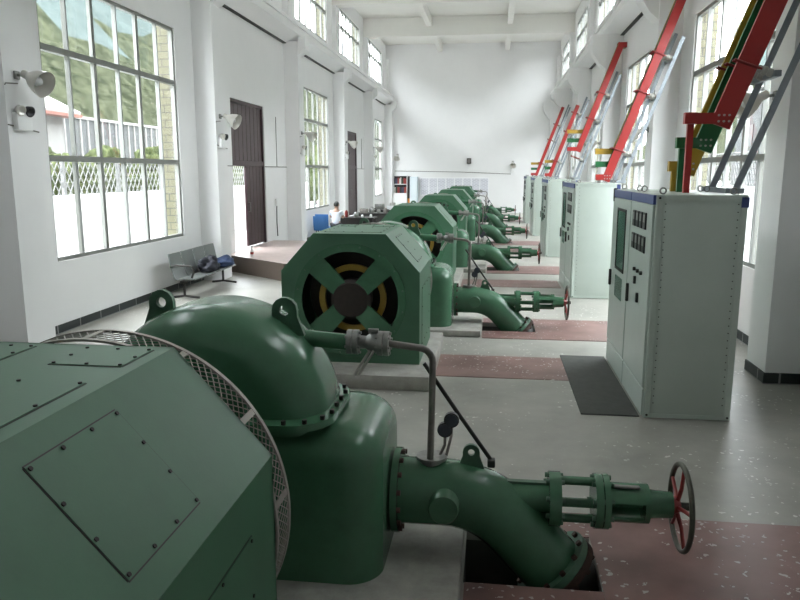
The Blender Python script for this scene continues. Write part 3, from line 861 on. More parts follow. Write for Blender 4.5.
# ------------------------------------------------------------------ busbars rising from the cabinets
SL = Vector((.343, 0, .939)).normalized(); NX = Vector((SL.z, 0, -SL.x))
def bar(b, p0, p1, w, ty):
    """flat bar lying in the X-Z plane"""
    p0, p1 = Vector(p0), Vector(p1); u = (p1-p0).normalized(); n = Vector((u.z, 0, -u.x))*w/2; y = Vector((0, ty/2, 0))
    b.add([p0-n-y, p0+n-y, p1+n-y, p1-n-y, p0-n+y, p0+n+y, p1+n+y, p1-n+y], [(0,1,2,3),(7,6,5,4),(0,4,5,1),(1,5,6,2),(2,6,7,3),(3,7,4,0)])
def make_bus(k):
    o = T*k
    t = thing('busbar_set', '', 'busbars', (1.95, 8.0+o, CZ), 'painted busbars rising from the cabinets to the right wall')
    xb = [2.27, 2.2, 2.13, 2.14, 2.02][k]
    ys = {'red': 7.75, 'busg': 8.02, 'busy': 8.29} if k == 0 else {'red': 7.75, 'busg': 7.86, 'busy': 7.97}
    zs = {'red': 2.93, 'busg': 2.70, 'busy': 2.46} if k == 0 else {'red': 2.30, 'busg': 2.55, 'busy': 2.80}
    if k == 2: zs = {q: v+.75 for q, v in zs.items()}
    nm = {'red': 'red', 'busg': 'green', 'busy': 'yellow'}
    w = [.2, .16, .16, .13, .13][k]
    xt = [3.42, 3.46, 3.46, 3.08, 3.15][k]
    for q in ('red', 'busg', 'busy'):
        y = ys[q]+o; z = zs[q]
        base = Vector((xb + (z-2.93 if k == 0 else z-2.3)*.365, y, z))
        top = base + SL*((xt-base.x)/SL.x)
        b = MB(); bar(b, base-SL*.08, top, w, .045 if k == 0 else .03)
        if k < 3: b.box(top.x-.1, XR-.005, y-.022, y+.022, top.z-.12, top.z+.02)
        p = b.build('busbar', M[q], t, 0)
        xv = [1.97, 2.06, 2.16, 2.02, 1.84][k]
        b = MB(); b.box(xv-.09, base.x+.06, y-.03, y-.0225, z-.055, z+.055)
        b.box(xv-.09, xv+.02, y-.10, y-.03, z-.055, z+.055)
        b.build('bus_arm', M[q], p, 0)
        if k == 0 or q == 'red':
            MB().box(xv-.04, xv+.02, y-.022, y+.03, CZ, z+.02).build('riser', M[q] if k == 0 else M['pipe'], p, 0)
        if k < 2:
            for i in range(2):
                for j in range(3): bolt((base.x-.05+j*.05, y-.03, z-.03+i*.06), (base.x-.05+j*.05, y-.045, z-.03+i*.06), .011, M['insul'], p)
    y0, y1 = 7.66+o, 8.40+o
    # two angle-iron struts parallel to the bars
    st = Vector((xb+.42 - (2.93-2.2)*.365 if k == 0 else xb+.28, 0, CZ+.02))
    for dx, y in ((-.30, 8.3+o), (.0, 7.7+o)):
        p0 = Vector((st.x+dx*(.2), y, st.z)); L = (3.46-p0.x)/SL.x
        b = MB(); p1 = p0+SL*L
        bar(b, p0, p1, .065, .006); 
        q0 = p0+NX*.03; q1 = p1+NX*.03
        b.add([q0, q0+Vector((0,.055,0)), q1+Vector((0,.055,0)), q1, q0+NX*.006, q0+NX*.006+Vector((0,.055,0)), q1+NX*.006+Vector((0,.055,0)), q1+NX*.006], [(0,1,2,3),(7,6,5,4),(0,4,5,1),(1,5,6,2),(2,6,7,3),(3,7,4,0)])
        b.build('strut', M['angle'], t, 0)
    MB().box(st.x-.12, st.x+.06, 7.6+o, 8.45+o, CZ, CZ+.05).build('base_angle', M['angle'], t, 0)
    # clamps and insulators
    for s_ in (.55, 1.7, 2.45):
        c = Vector((xb, 0, 2.93 if k == 0 else 2.3)) + SL*s_
        for y in ys.values():
            ca = c + Vector((0, y+o, 0))
            b = MB()
            b.cyl(ca-NX*.14-Vector((0,.03,0)), ca+NX*.14-Vector((0,.03,0)), .014, n=8)
            b.cyl(ca-NX*.14+Vector((0,.03,0)), ca+NX*.14+Vector((0,.03,0)), .014, n=8)
            b.build('clamp', M['wheelred'], t, 40)
            MB().lathe([(.02,0),(.04,.01),(.04,.04),(.03,.05),(.045,.06),(.045,.09),(.03,.10),(.04,.12),(.04,.15)], ca+NX*.105, NX, 14).build('insulator', M['insul'], t, 40)
        d_ = c + NX*.285
        b = MB(); b.box(-.03,.03,y0,y1,-.03,.03); b.v = [p+Vector((d_.x,0,d_.z)) for p in b.v]; b.build('cross_angle', M['angle'], t, 0)
    return t
bl = ['nearest set of wide red, green and yellow busbars climbing over the first cabinets',
      'second busbar set from the camera with stacked yellow, green and red arms above the cabinets',
      'third busbar set from the camera, arms raised high on a grey post',
      'fourth busbar set from the camera, thin red bar with a wall slot above it',
      'farthest busbar set, thin red bar close to the far wall']
for k in range(5):
    t = make_bus(k); t['label'] = bl[k]

# ------------------------------------------------------------------ wall lamps
def make_flood(x, y, z, d):
    """d: +1 lamp mounted on the left pilaster, -1 on the right"""
    t = thing('floodlight', '', 'floodlight', (x, y, z), 'bowl floodlights on the pilasters')
    MB().bbox(min(x, x+d*.03), max(x, x+d*.03), y-.05, y+.05, z-.05, z+.05, .006, 1).cyl((x+d*.03,y,z), (x+d*.12,y+.0,z), .018).build('wall_bracket', M['galv'], t, 40)
    ax = Vector((d*.75, -.10, -.36)).normalized()
    MB().lathe([(.045,0),(.05,.02),(.05,.08),(.06,.10),(.11,.17),(.145,.25),(.165,.34),(.17,.35),(.16,.34),(.14,.25),(.10,.175),(.04,.13)], Vector((x+d*.10, y, z+.02)), ax, 28).build('reflector', M['alu'], t, 50)
    MB().lathe([(.025,0),(.05,.04),(.06,.10),(.04,.14),(.02,.16)], Vector((x+d*.10, y, z+.02))+ax*.14, ax, 18).build('bulb', M['white'], t, 50)
    return t
def make_twin(x, y, z, d):
    t = thing('emergency_light', '', 'emergency light', (x, y, z), 'twin head emergency lights on the pilasters')
    MB().bbox(min(x, x+d*.08), max(x, x+d*.08), y-.15, y+.15, z-.13, z+.09, .012).build('battery_box', M['white'], t, 30)
    for s_ in (-1, 1):
        c = Vector((x+d*.05, y+s_*.09, z+.13))
        hd = MB().lathe([(.03,0),(.06,.03),(.07,.09),(.06,.095),(.02,.06)], c-Vector((d*.02,0,0)), (d,-.2,-.3), 16).build('lamp_head', M['black'] if s_ > 0 else M['alu'], t, 50)
        MB().cyl((c.x, c.y, z+.08), (c.x, c.y, z+.12), .015).build('lamp_neck', M['black'], t, 40)
    return t
words = ['nearest', 'second', 'third', 'fourth', 'farthest']
places = ['beside the big left window', 'beside the near brown door', 'by the second left window', 'by the far brown door', 'by the last left window']
f0 = make_flood(-6.0, 8.62, 3.60, 1); e0 = make_twin(-6.0, 8.66, 3.05, 1)
for i in range(5):
    a = f0 if i == 0 else copy_tree(f0); c = e0 if i == 0 else copy_tree(e0)
    a.location.y = 8.66+BAY*i; c.location.y = 8.66+BAY*i
    a['label'] = '%s bowl floodlight on the left wall, %s' % (words[i], places[i])
    c['label'] = '%s twin emergency light on the left wall, under the floodlight %s' % (words[i], places[i])
fr0 = make_flood(3.14, 8.82, 3.25, -1); fr0['label'] = 'bowl floodlight on the near right pillar behind the nearest busbars'
for i in (1, 2):
    a = copy_tree(fr0); a.location.y = 8.82+BAY*i; a['label'] = ['', 'bowl floodlight on the second right pillar behind the second busbars', 'bowl floodlight on the third right pillar behind the third busbars'][i]
# conduits along the left wall
for i in range(5):
    y0, y1 = PC[i]+.3, PC[i+1]-.3
    if i == 0: continue
    b = MB()
    if i in (1, 3):
        d0, d1 = LD[0 if i == 1 else 1][:2]
        b.cyl((XL+.01, y0, 2.55), (XL+.01, d0, 2.55), .012, n=6).cyl((XL+.01, d1, 2.55), (XL+.01, y1, 2.55), .012, n=6)
        b.cyl((XL+.01, d1+1.1, 2.55), (XL+.01, d1+1.1, 4.0), .012, n=6)
    else:
        b.cyl((XL+.01, y0, 2.45), (XL+.01, y0+1.0, 2.45), .012, n=6)
    struct(b.build('trim_conduit', M['pipe']))
for p in PC[:5]:
    b = MB().cyl((-5.99, p-.3, 2.98), (-5.99, p+.3, 2.92), .01, n=6).tube([(-5.99, p-.05, 3.5), (-5.99, p-.28, 3.48), (-5.99, p-.3, 3.46)], .008, 6)
    struct(b.build('trim_conduit', M['pipe']))
b = MB().tube([(-5.9, YF-.01, 2.46), (-2, YF-.01, 2.40), (.98, YF-.01, 2.28), (1.0, YF-.01, 2.82)], .018, 6); struct(b.build('trim_conduit', M['pipe']))
# switch box by the near door and its cable
t = thing('wall_switch', 'small switch box with a hanging cable right of the near brown door', 'switch', (XL, 20.9, 1.5))
MB().bbox(XL, XL+.06, 20.8, 21.0, 1.4, 1.62, .008, 1).build('switch_box', M['white'], t, 30)
MB().tube([(XL+.03,20.9,1.4), (XL+.02,20.9,.9), (XL+.02,20.95,.5)], .014, 6).build('cable', M['dark'], t)
t = thing('wall_speaker', 'small dark square box high on the far white wall', 'speaker', (-1.48, YF, 3.04))
MB().bbox(-1.61,-1.35,YF-.14,YF,2.88,3.20,.015).build('speaker_case', M['dark'], t, 30); MB().bbox(-1.58,-1.38,YF-.15,YF-.14,2.92,3.16,.004,1).build('speaker_grille', M['pipe'], t, 0)
def far_lamp(x, z, lab):
    t = thing('floodlight', lab, 'floodlight', (x, YF, z), 'bowl floodlights on the far wall')
    MB().bbox(x-.06,x+.06,YF-.05,YF,z-.06,z+.06,.006,1).cyl((x,YF-.05,z),(x,YF-.14,z),.02).build('wall_bracket', M['galv'], t, 40)
    MB().lathe([(.05,0),(.06,.10),(.13,.20),(.18,.36),(.17,.36),(.05,.15)], (x,YF-.12,z), (0,-.7,-.6), 20).build('reflector', M['alu'], t, 50)
    MB().bbox(x-.12,x+.12,YF-.09,YF,z-.62,z-.40,.01,1).build('battery_box', M['white'], t, 30)
far_lamp(1.09, 2.98, 'floodlight on the right part of the far wall'); far_lamp(-5.75, 3.4, 'floodlight at the left corner of the far wall')

# ------------------------------------------------------------------ far wall: notice board, shelf, cupboard
t = thing('notice_board', 'long white board of printed sheets on the far wall', 'notice board', (-2.35, YF, 1.5))
MB().bbox(-4.4,-.30,YF-.05,YF-.022,1.0,2.08,.006,1).build('board', M['paper'], t, 0)
for i in range(8):
    x = -4.33+i*.505
    s_ = MB().box(x, x+.46, YF-.056, YF-.0495, 1.08, 2.02).build('sheet', M['text'], t, 0)
t = thing('bookcase', 'white bookcase with dark open shelves in the far left corner', 'bookcase', (-5.5, YF-.2, 0))
b = MB(); yb = YF-.38
b.box(-5.98,-5.12,YF-.03,YF,0,2.2).box(-5.98,-5.94,yb,YF-.03,0,2.2).box(-5.16,-5.12,yb,YF-.03,0,2.2).box(-5.94,-5.16,yb,YF-.03,2.16,2.2).box(-5.94,-5.16,yb,YF-.03,1.66,1.70).box(-5.94,-5.16,yb,YF-.03,1.12,1.16)
b.build('case', M['white'], t, 0)
MB().box(-5.94,-5.16,YF-.05,YF-.03,1.16,2.16).build('back_panel', M['deskd'], t, 0)
for x in (-5.94, -5.545): MB().bbox(x, x+.385, yb-.02, yb, .05, 1.12, .004, 1).build('cabinet_door', M['white'], t, 0)
cols_ = [(.03,.03,.035),(.25,.03,.03),(.03,.05,.03),(.6,.58,.55),(.3,.05,.04),(.05,.05,.09)]
bm_ = [mat('book_cover', c, .6) for c in cols_]
for r_, z in ((0, 1.70), (1, 1.16)):
    x = -5.92; i = 0
    while x < -5.24:
        w = random.uniform(.05, .09); h = random.uniform(.3, .4)
        ob = MB().bbox(x, x+w-.006, yb+.05, yb+.27, z, z+h, .004, 1).build('book', bm_[(i*5+r_*3+i//2) % 6], None, 0, (x, yb+.1, z))
        tag(ob, 'binder on the %s shelf of the far bookcase' % ('upper' if r_ == 0 else 'lower'), 'book', 'binders on the %s bookcase shelf' % ('upper' if r_ == 0 else 'lower'))
        x += w; i += 1
t.location.y -= .025
t = thing('cupboard', 'tall pale cupboard with a dark side next to the far bookcase', 'cupboard', (-4.75, YF-.25, 0))
MB().bbox(-4.95,-4.5,YF-.5,YF,0,2.12,.01).build('cupboard_body', mat('pale_blue_paint', (.62,.70,.76), .5), t, 30)
MB().box(-5.06,-4.955,YF-.5,YF-.02,.85,2.15).build('dark_side', M['black'], t, 0)
MB().box(-5.06,-4.955,YF-.5,YF-.02,0,.85).build('orange_side', M['orange'], t, 0)
MB().box(-4.93,-4.52,YF-.515,YF-.5,.06,2.08).build('cupboard_door', mat('pale_door_paint', (.68,.74,.79), .45), t, 0)

t.location.y -= .025
# ------------------------------------------------------------------ left side furniture
def seat_unit(b, y, x):
    pass
t = thing('waiting_bench', 'grey metal waiting bench under the big left window with clothes on it', 'bench', (-6.05, 13.4, 0))
sy = [13.25, 13.82, 14.39, 14.96]
for y in sy:
    b = MB(); P = [(-5.46,.40), (-5.70,.40), (-5.82,.38), (-5.86,.44), (-5.91,.62), (-5.96,.86), (-5.98,.86), (-5.93,.61), (-5.88,.40), (-5.83,.355), (-5.70,.375), (-5.45,.375)]
    b.prism(P, lambda p, a: (p[0], a, p[1]), y-.26, y+.26); b.build('seat_shell', M['bench'], t, 30)
MB().bbox(-5.75,-5.69,12.97,15.24,.30,.36,.008,1).build('beam', M['dark'], t, 30)
for y in (13.1, 15.1):
    b = MB().tube([(-5.42,y,.02), (-5.72,y,.05), (-5.97,y,.02)], .022, 8).cyl((-5.72,y,.04), (-5.72,y,.32), .025); b.build('leg', M['dark'], t, 40)
for y in (12.96,):
    MB().tube([(-5.92,y,.62), (-5.8,y,.66), (-5.5,y,.64), (-5.45,y,.55), (-5.5,y,.42)], .02, 8).build('armrest', M['dark'], t, 40)
t.location.x -= .14; t.location.y -= .15
def cloth(name, cx, cy, cz, sx, sy_, sz, m, lab, cat, seed):
    rnd = random.Random(seed); bm = bmesh.new(); bmesh.ops.create_icosphere(bm, subdivisions=4, radius=1)
    ph_ = [(Vector((rnd.uniform(-1,1), rnd.uniform(-1,1), rnd.uniform(-1,1))).normalized(), rnd.uniform(3,14), rnd.uniform(0,6)) for _ in range(16)]
    for v in bm.verts:
        d_ = v.co.normalized(); f_ = 1+sum(math.sin(d_.dot(a)*fq+p)*.045 for a, fq, p in ph_)
        z = d_.z*f_; z = max(z, -.35)
        v.co = Vector((cx+d_.x*f_*sx, cy+d_.y*f_*sy_, cz+(z+.35)*sz))
    o = MB().bm(bm).build(name, m, None, 80, (cx, cy, cz)); tag(o, lab, cat); return o
cloth('jacket', -5.76, 13.95, .415, .19, .33, .21, M['jacket'], 'dark jacket heaped on the grey waiting bench', 'jacket', 3)
cloth('jeans', -5.76, 14.82, .415, .17, .42, .13, M['denim'], 'blue jeans folded on the grey waiting bench beside the dark jacket', 'jeans', 8)
t = thing('drink_bottle', 'small clear bottle with red label standing on the landing by the near door', 'bottle', (-5.7, 16.45, .4))
MB().lathe([(.035,0),(.04,.01),(.04,.16),(.015,.2),(.015,.23)], (-5.7,16.45,.4), (0,0,1), 16).build('bottle_body', M['white'], t, 40)
MB().lathe([(.0415,0),(.0415,.06)], (-5.7,16.45,.46), (0,0,1), 16).build('bottle_label', M['wheelred'], t, 40); MB().cyl((-5.7,16.45,.63), (-5.7,16.45,.66), .018).build('bottle_cap', M['dark'], t, 40)

def make_blue_chair(x, y):
    t = thing('plastic_chair', '', 'chair', (x, y, 0), 'blue plastic chairs by the left wall')
    b = MB(); P = [(.26,.43), (.0,.41), (-.2,.42), (-.24,.5), (-.28,.7), (-.30,.9), (-.315,.9), (-.30,.7), (-.26,.48), (-.22,.395), (0,.385), (.26,.405)]
    b.prism(P, lambda p, a: (x+p[0], a, p[1]), y-.24, y+.24); b.build('seat_shell', M['bluepl'], t, 30)
    for dx in (-.2, .2):
        for dy in (-.2, .2): MB().cyl((x+dx*.8, y+dy*.8, .40), (x+dx, y+dy, 0), .014, n=8).build('leg', M['dark'], t, 40)
    return t
c1 = make_blue_chair(-5.93, 24.55); c1['label'] = 'blue plastic chair with its back towards us, beside the seated person'
c1.rotation_euler.z = PI/2
c2 = copy_tree(c1); c2.location = (-6.12, 25.6, 0); c2['label'] = 'blue plastic chair by the left wall, half hidden behind the first blue chair'

# seated person: one skinned body, clothing as children
def person(px, py):
    t = thing('person', 'person in a white shirt sitting at the dark desk with back turned', 'person', (px, py, 0))
    def skin(name, pts, edges_, rad, m, root=0, sub=2):
        me = bpy.data.meshes.new(name); me.from_pydata([(p[0], p[1], p[2]) for p in pts], edges_, [])
        o = bpy.data.objects.new(name, me); C.objects.link(o); o.parent = t
        sk = o.modifiers.new('skin', 'SKIN'); sk.use_smooth_shade = True
        for i, r in enumerate(rad):
            q = me.skin_vertices[0].data[i]; q.radius = (r, r) if not isinstance(r, tuple) else r; q.use_root = (i == root)
        sb = o.modifiers.new('sub', 'SUBSURF'); sb.levels = sub; sb.render_levels = sub
        me.materials.append(m); return o
    # faces +Y, slightly to +X ; local coordinates
    V = [(0,0,.52), (0,.02,.70), (0,.05,.90), (0,.08,1.02), (0,.10,1.10), (0,.13,1.20), (0,.145,1.27),
         (-.17,.08,1.00), (-.23,.16,.80), (-.16,.36,.79), (.17,.08,1.00), (.23,.16,.80), (.16,.36,.79),
         (-.10,.02,.50), (-.12,.40,.50), (-.12,.42,.10), (-.12,.54,.05), (.10,.02,.50), (.12,.40,.50), (.12,.42,.10), (.12,.54,.05)]
    E_ = [(0,1),(1,2),(2,3),(3,4),(4,5),(5,6),(3,7),(7,8),(8,9),(3,10),(10,11),(11,12),(0,13),(13,14),(14,15),(15,16),(0,17),(17,18),(18,19),(19,20)]
    Rr = [(.15,.12),(.14,.11),(.16,.11),(.11,.08),(.055,.055),(.085,.095),(.08,.09),.06,.045,.032,.06,.045,.032,.09,.065,.045,.035,.09,.065,.045,.035]
    body = skin('body', V, E_, Rr, M['skin'])
    skin('shirt', V[:4]+[V[7], (-.215,.13,.87), V[10], (.215,.13,.87)], [(0,1),(1,2),(2,3),(3,4),(4,5),(3,6),(6,7)], [(.165,.135),(.16,.13),(.18,.13),(.12,.09),.078,.062,.078,.062], M['shirt'])
    skin('trousers', [V[0],V[13],V[14],V[15],V[17],V[18],V[19]], [(0,1),(1,2),(2,3),(0,4),(4,5),(5,6)], [(.165,.135),.11,.082,.065,.11,.082,.065], M['trouser'])
    hb = MB(); bm = bmesh.new(); bmesh.ops.create_uvsphere(bm, u_segments=18, v_segments=12, radius=1)
    bmesh.ops.delete(bm, geom=[v for v in bm.verts if v.co.z < -.25 and v.co.y > -.2 or v.co.z < -.6], context='VERTS')
    for v in bm.verts: v.co = Vector((v.co.x*.098, v.co.y*.112+.125, v.co.z*.115+1.255))
    hb.bm(bm, Matrix.Translation((px, py, 0))); hb.build('hair', M['hair'], t, 60)
    for s_ in (-1, 1):
        for i in range(5):
            x = s_*.16 + (i-2)*.017; L = (.055,.075,.082,.076,.06)[i]
            MB().tube([(px+x, py+.37, .785), (px+x*.97, py+.40+L*.5, .79), (px+x*.95, py+.40+L, .775)], [.009,.0085,.007], 6).build('finger', M['skin'], t, 60)
        e = MB(); bm = bmesh.new(); bmesh.ops.create_uvsphere(bm, u_segments=10, v_segments=8, radius=1)
        for v in bm.verts: v.co = Vector((v.co.x*.014+s_*.09, v.co.y*.02+.12, v.co.z*.033+1.235))
        e.bm(bm, Matrix.Translation((px, py, 0))); e.build('ear', M['skin'], t, 60)
        bm = bmesh.new(); bmesh.ops.create_uvsphere(bm, u_segments=8, v_segments=6, radius=.012)
        e = MB().bm(bm, Matrix.Translation((px+s_*.033, py+.222, 1.25))); e.build('eye', M['black'], t, 60)
    MB().tube([(px, py+.22, 1.255), (px, py+.25, 1.225)], [.008,.014], 8).build('nose', M['skin'], t, 60)
    return t
person(-5.55, 25.1)
def make_stool(x, y):
    t = thing('stool', 'dark round stool under the person in the white shirt', 'stool', (x, y, 0))
    MB().lathe([(.1,0),(.17,.01),(.17,.04),(.15,.05)], (x,y,.335), (0,0,1), 24).build('seat', M['deskd'], t, 40)
    for i in range(4):
        a = PI/4+i*PI/2; MB().cyl((x+.1*math.cos(a), y+.1*math.sin(a), .335), (x+.17*math.cos(a), y+.17*math.sin(a), 0), .014, n=8).build('leg', M['dark'], t, 40)
make_stool(-5.55, 25.12)
def make_desk(x0, x1, y0, y1, lab):
    t = thing('desk', lab, 'desk', ((x0+x1)/2, (y0+y1)/2, 0), 'desks by the left wall')
    MB().bbox(x0,x1,y0,y1,.72,.76,.006,1).build('desk_top', M['deskd'], t, 30)
    MB().box(x0+.04,x1-.04,y0+.05,y0+.07,.2,.72).build('front_panel', M['deskd'], t, 0)
    for x in (x0+.04, x1-.08):
        for y in (y0+.08, y1-.08): MB().box(x, x+.04, y, y+.04, 0, .72).build('leg', M['dark'], t, 0)
    return t
make_desk(-5.75, -4.3, 25.75, 26.6, 'dark desk in front of the person in the white shirt')
make_desk(-5.6, -4.2, 28.6, 29.5, 'second dark desk along the left wall, cluttered with kettles and tins')
make_desk(-5.4, -4.1, 31.2, 32.2, 'far dark desk along the left wall, piled with white parcels')
# things on the desks
def pot(name, cat, x, y, z, r, h, m, lab, grp):
    t = thing(name, lab, cat, (x, y, z), grp)
    MB().lathe([(r*.8,0),(r,h*.15),(r,h*.7),(r*.7,h*.9),(r*.3,h)], (x,y,z), (0,0,1), 16).build('pot_body', m, t, 40)
    MB().torus((x+r*1.1,y,z+h*.5), (0,1,0), h*.25, r*.1, 12, 6).build('handle', M['dark'], t, 40)
pos = ['at the left end of the near dark desk', 'beside the kettle on the near dark desk', 'in the middle of the near dark desk', 'at the right end of the near dark desk']
pot('thermos', 'thermos', -5.35, 26.0, .76, .06, .26, M['wheelred'], 'red thermos '+pos[0], 'vessels on the desks')
pot('kettle', 'kettle', -5.0, 26.1, .76, .09, .2, M['galv'], 'steel kettle left of centre on the near dark desk', 'vessels on the desks')
pot('cup', 'cup', -4.75, 25.95, .76, .045, .1, M['white'], 'white cup '+pos[2], 'vessels on the desks')
pot('cup', 'cup', -4.45, 26.05, .76, .05, .12, M['white'], 'white cup '+pos[3], 'vessels on the desks')
pot('kettle', 'kettle', -4.9, 28.9, .76, .11, .25, M['galv'], 'steel kettle on the second dark desk', 'vessels on the desks')
pot('tin', 'tin', -4.6, 28.8, .76, .08, .16, M['galv'], 'grey tin beside the kettle on the second dark desk', 'vessels on the desks')
pot('tin', 'tin', -4.35, 29.0, .76, .09, .2, M['pipe'], 'dark tin at the right end of the second dark desk', 'vessels on the desks')
for i, (x, y, w, h, m, lab) in enumerate([(-5.2,28.8,.3,.18,'pipe','grey box at the left end of the second dark desk'), (-5.0,31.6,.4,.25,'galv','grey crate on the far dark desk'), (-4.5,31.5,.32,.18,'paper','white parcel on the far dark desk'), (-4.42,31.6,.22,.12,'insul','small beige parcel on top of the white parcel on the far dark desk')]):
    z = .76 if i < 3 else .94
    o = MB().bbox(x-w/2, x+w/2, y-.14, y+.14, z, z+h, .012).build('box', M[m], None, 30, (x, y, z)); tag(o, lab, 'box', 'boxes on the desks')
sh = MB().prism(arc((0,0),.35,0,PI,16), lambda p, a: (-3.95+p[0], a, .0+p[1]+.45), 25.2, 25.6)

# ------------------------------------------------------------------ outdoors
def veg(name, c1, c2, scale):
    m, nt, b = nodes(name); L = nt.links; tc = nt.nodes.new('ShaderNodeTexCoord')
    n1 = nt.nodes.new('ShaderNodeTexNoise'); n1.inputs['Scale'].default_value = scale; n1.inputs['Detail'].default_value = 9; n1.inputs['Roughness'].default_value = .75
    r = nt.nodes.new('ShaderNodeValToRGB'); e = r.color_ramp.elements; e[0].position = .36; e[1].position = .66; e[0].color = (*c1,1); e[1].color = (*c2,1)
    L.new(tc.outputs['Object'], n1.inputs['Vector']); L.new(n1.outputs['Fac'], r.inputs['Fac']); L.new(r.outputs['Color'], b.inputs['Base Color'])
    b.inputs['Roughness'].default_value = 1; b.inputs['Specular IOR Level'].default_value = 0
    return m
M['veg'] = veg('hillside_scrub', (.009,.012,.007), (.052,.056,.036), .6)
M['veghaze'] = veg('hillside_upper_haze', (.036,.046,.044), (.060,.074,.072), .2)  # mist over the upper slope put into a paler teal colour
M['leaf'] = veg('shrub_leaves', (.014,.022,.009), (.085,.095,.045), 3.0)
M['yard'] = mat('pale_yard_concrete', (.42,.42,.41), .9, var=.1, vscale=.5)
M['outwall'] = mat('grey_retaining_wall', (.045,.047,.048), .9, var=.2, vscale=.8)
M['hut'] = mat('hut_plaster', (.17,.165,.16), .9)
M['hutroof'] = mat('hut_roof_tile', (.15,.06,.045), .9, var=.2)
M['yardw'] = mat('whitewashed_yard_wall', (.55,.55,.54), .9)
M['fencew'] = mat('fence_bar', (.16,.16,.16), .7)
def hill(side, nm):
    b = MB(); nx, ny = 30, 60; rnd = random.Random(5)
    ph_ = [(rnd.uniform(.02,.09), rnd.uniform(.02,.09), rnd.uniform(0,6), rnd.uniform(.6,2.4)) for _ in range(12)]
    v = []
    for i in range(nx+1):
        for j in range(ny+1):
            d_ = 38 + 190*i/nx; y = -80 + 520*j/ny
            z = 118*(1-math.exp(-max(0, d_-38)/95)) + sum(a*math.sin(u*d_+w*y+p) for u, w, p, a in ph_)*min(1, i/4)
            v.append((side*d_, y, z-.4))
    f = []
    for i in range(nx):
        for j in range(ny):
            q = i*(ny+1)+j; f.append((q, q+1, q+ny+2, q+ny+1))
    b.add(v, f)
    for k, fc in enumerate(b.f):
        if b.v[fc[0]].z > 24 + 5*math.sin(b.v[fc[0]].y*.05): b.mi[k] = 1  # upper slopes take the painted mist colour
    return struct(b.build(nm, [M['veg'], M['veghaze']], None, 80))
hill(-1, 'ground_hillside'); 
b = MB(); b.box(-160, XL-.35, -60, 300, -.5, -.3).box(XR+.35, 120, -60, 300, -.5, -.3); struct(b.build('ground_yard', M['yard'], smooth=0))
# outer tiled piers
for side in (-1, 1):
    xa, xb_ = (XL-.40, XL-.115) if side < 0 else (XR+.115, XR+.40)
    for p in PC[:-1]:
        struct(MB().box(xa, xb_, p-1.185, p+1.185, -.3, 9.9).build('facade_pier', M['tile'], smooth=0))
# yard wall with a lattice fence on it, both sides of the hall
def yard_wall(x, y0, y1, z0, z1, nm, lab):
    t = thing('yard_fence', lab, 'fence', (x, (y0+y1)/2, -.3))
    MB().box(x-.1, x+.1, y0, y1, -.3, z0).build('low_wall', M['yardw'], t, 0)
    b = MB(); st = .28; h = z1-z0; n_ = int((y1-y0)/st)
    for i in range(n_):
        y = y0+i*st
        b.tube([(x,y,z0),(x,min(y1,y+h*.7),z1)], .016, 4, False).tube([(x,min(y1,y+h*.7),z0),(x,y,z1)], .016, 4, False)
    b.cyl((x,y0,z1),(x,y1,z1),.03,n=6); b.build('lattice', M['fencew'], t, 0)
    for i in range(int((y1-y0)/3)+1): MB().box(x-.05,x+.05,y0+i*3-.05,y0+i*3+.05,z0,z1+.05).build('post', M['fencew'], t, 0)
yard_wall(-12, 10, 46, 1.75, 2.75, 'l', 'lattice fence on a low pale wall outside the left windows')
yard_wall(9, 8, 60, 1.9, 3.1, 'r', 'lattice fence on a low pale wall outside the right windows')
t = thing('retaining_wall', 'grey ribbed retaining wall beyond the yard, seen through the big left window', 'wall', (-30, 58, -.3))
MB().box(-30.5,-30,36,110,-.3,6.2).build('wall_face', M['outwall'], t, 0)
b = MB()
for i in range(70): b.box(-30,-29.9,37+i,37.12+i,3.4,6.2)
b.box(-30,-29.85,36,110,6.2,6.4); b.build('wall_ribs', M['hut'], t, 0)
t = thing('hut', 'small pale hut with a red-edged roof outside the big left window', 'hut', (-21, 30, -.3))
MB().box(-23,-19.5,28.4,31.2,-.3,5.0).build('hut_walls', M['hut'], t, 0)
b = MB().prism([(-23.6,4.95),(-18.9,4.95),(-18.9,5.1),(-21.2,6.2),(-23.6,5.1)], lambda p, a: (p[0], a, p[1]), 27.9, 31.7); b.build('hut_roof', M['hut'], t, 0)
MB().box(-23.65,-18.85,27.85,31.75,4.85,4.98).build('roof_edge', M['hutroof'], t, 0)
b = MB().prism([(-21.5,6.05),(-20.9,6.05),(-21.2,6.3)], lambda p, a: (p[0], a, p[1]), 27.8, 31.8); b.build('roof_ridge', M['hutroof'], t, 0)
t = thing('utility_pole', 'white pole outside the big left window', 'pole', (-14, 33, -.3))
MB().cyl((-14,33,-.3),(-14,33,8),.09,.07,10).build('pole_shaft', M['hut'], t, 40)
def blob(cx, cy, cz, r, seed, b):
    rnd = random.Random(seed); bm = bmesh.new(); bmesh.ops.create_icosphere(bm, subdivisions=4, radius=1)
    ph_ = [(Vector((rnd.gauss(0,1), rnd.gauss(0,1), rnd.gauss(0,1))).normalized(), rnd.uniform(5,16), rnd.uniform(0,6)) for _ in range(14)]
    for v in bm.verts:
        d_ = v.co.normalized(); f_ = 1+sum(math.sin(d_.dot(a)*fq+p)*.05 for a, fq, p in ph_) + rnd.uniform(-.06,.06)
        v.co = Vector((cx, cy, cz)) + d_*f_*r
    b.bm(bm)
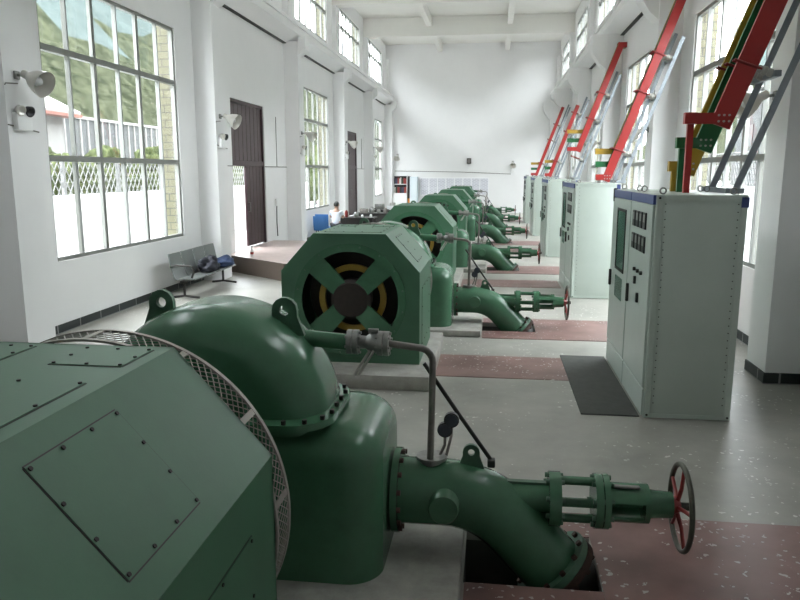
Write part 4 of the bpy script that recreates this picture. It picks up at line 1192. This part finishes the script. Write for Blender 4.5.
for i, (x, y, z, r, lab) in enumerate([(-14.5,22,2.2,1.3,'round green shrub behind the yard fence, leftmost in the big left window'), (-15,26,2.0,1.2,'green shrub behind the yard fence in the middle of the big left window'), (-14.5,30,2.1,1.3,'green shrub behind the yard fence, rightmost in the big left window'), (-15,40,2.6,2.2,'large green tree outside the second left window'), (-15,60,2.6,2.4,'large green tree outside the last left window')]):
    t = thing('shrub', lab, 'shrub', (x, y, -.3), 'shrubs behind the left yard fence')
    b = MB()
    for q in range(6): blob(x+random.uniform(-.6,.6)*r, y+random.uniform(-.8,.8)*r, z+random.uniform(-.5,.5)*r, r*.6, i*10+q, b)
    b.build('foliage', M['leaf'], t, 80); MB().cyl((x,y,-.3),(x,y,z),.12,.08,8).build('trunk', M['wood'], t, 40)
# right outdoors: neighbouring houses and trees
for i, (x, y, w, d_, h, lab) in enumerate([(16,20,6,8,7.5,'grey neighbouring house outside the near right window'), (20,34,8,10,9,'second grey neighbouring house outside the right windows'), (22,52,8,12,8,'third neighbouring house outside the far right windows')]):
    t = thing('house', lab, 'house', (x, y, -.3), 'houses outside the right windows')
    MB().box(x-w/2,x+w/2,y-d_/2,y+d_/2,-.3,h).build('house_walls', M['outwall'], t, 0)
    MB().prism([(-w/2-.4,h),(w/2+.4,h),(0,h+1.6)], lambda p, a: (x+p[0], a, p[1]), y-d_/2-.4, y+d_/2+.4).build('roof', M['hutroof'] if i == 1 else M['hut'], t, 0)
    for j in range(2):
        for q in range(3):
            MB().box(x-w/2-.04,x-w/2,y-d_/2+.8+q*d_/3.2,y-d_/2+2.0+q*d_/3.2,1.2+j*3,2.7+j*3).build('house_window', M['black'], t, 0)
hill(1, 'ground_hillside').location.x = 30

# ------------------------------------------------------------------ daylight
w = bpy.data.worlds.new('overcast_sky'); SC.world = w; w.use_nodes = True
bg = w.node_tree.nodes['Background']; bg.inputs['Color'].default_value = (.91,.965,1.0,1); bg.inputs['Strength'].default_value = 5.0

SC.view_settings.view_transform = 'Standard'; SC.view_settings.look = 'None'; SC.view_settings.gamma = 1
SC.view_settings.use_curve_mapping = False
SC.view_settings.exposure = 1.98
cy = SC.cycles
cy.use_denoising = True; cy.max_bounces = 10; cy.diffuse_bounces = 7; cy.glossy_bounces = 3; cy.transparent_max_bounces = 12
cy.caustics_reflective = False; cy.caustics_refractive = False; cy.sample_clamp_indirect = 8
try:
    cy.denoiser = 'OPENIMAGEDENOISE'; cy.denoising_input_passes = 'RGB_ALBEDO_NORMAL'
except Exception: pass
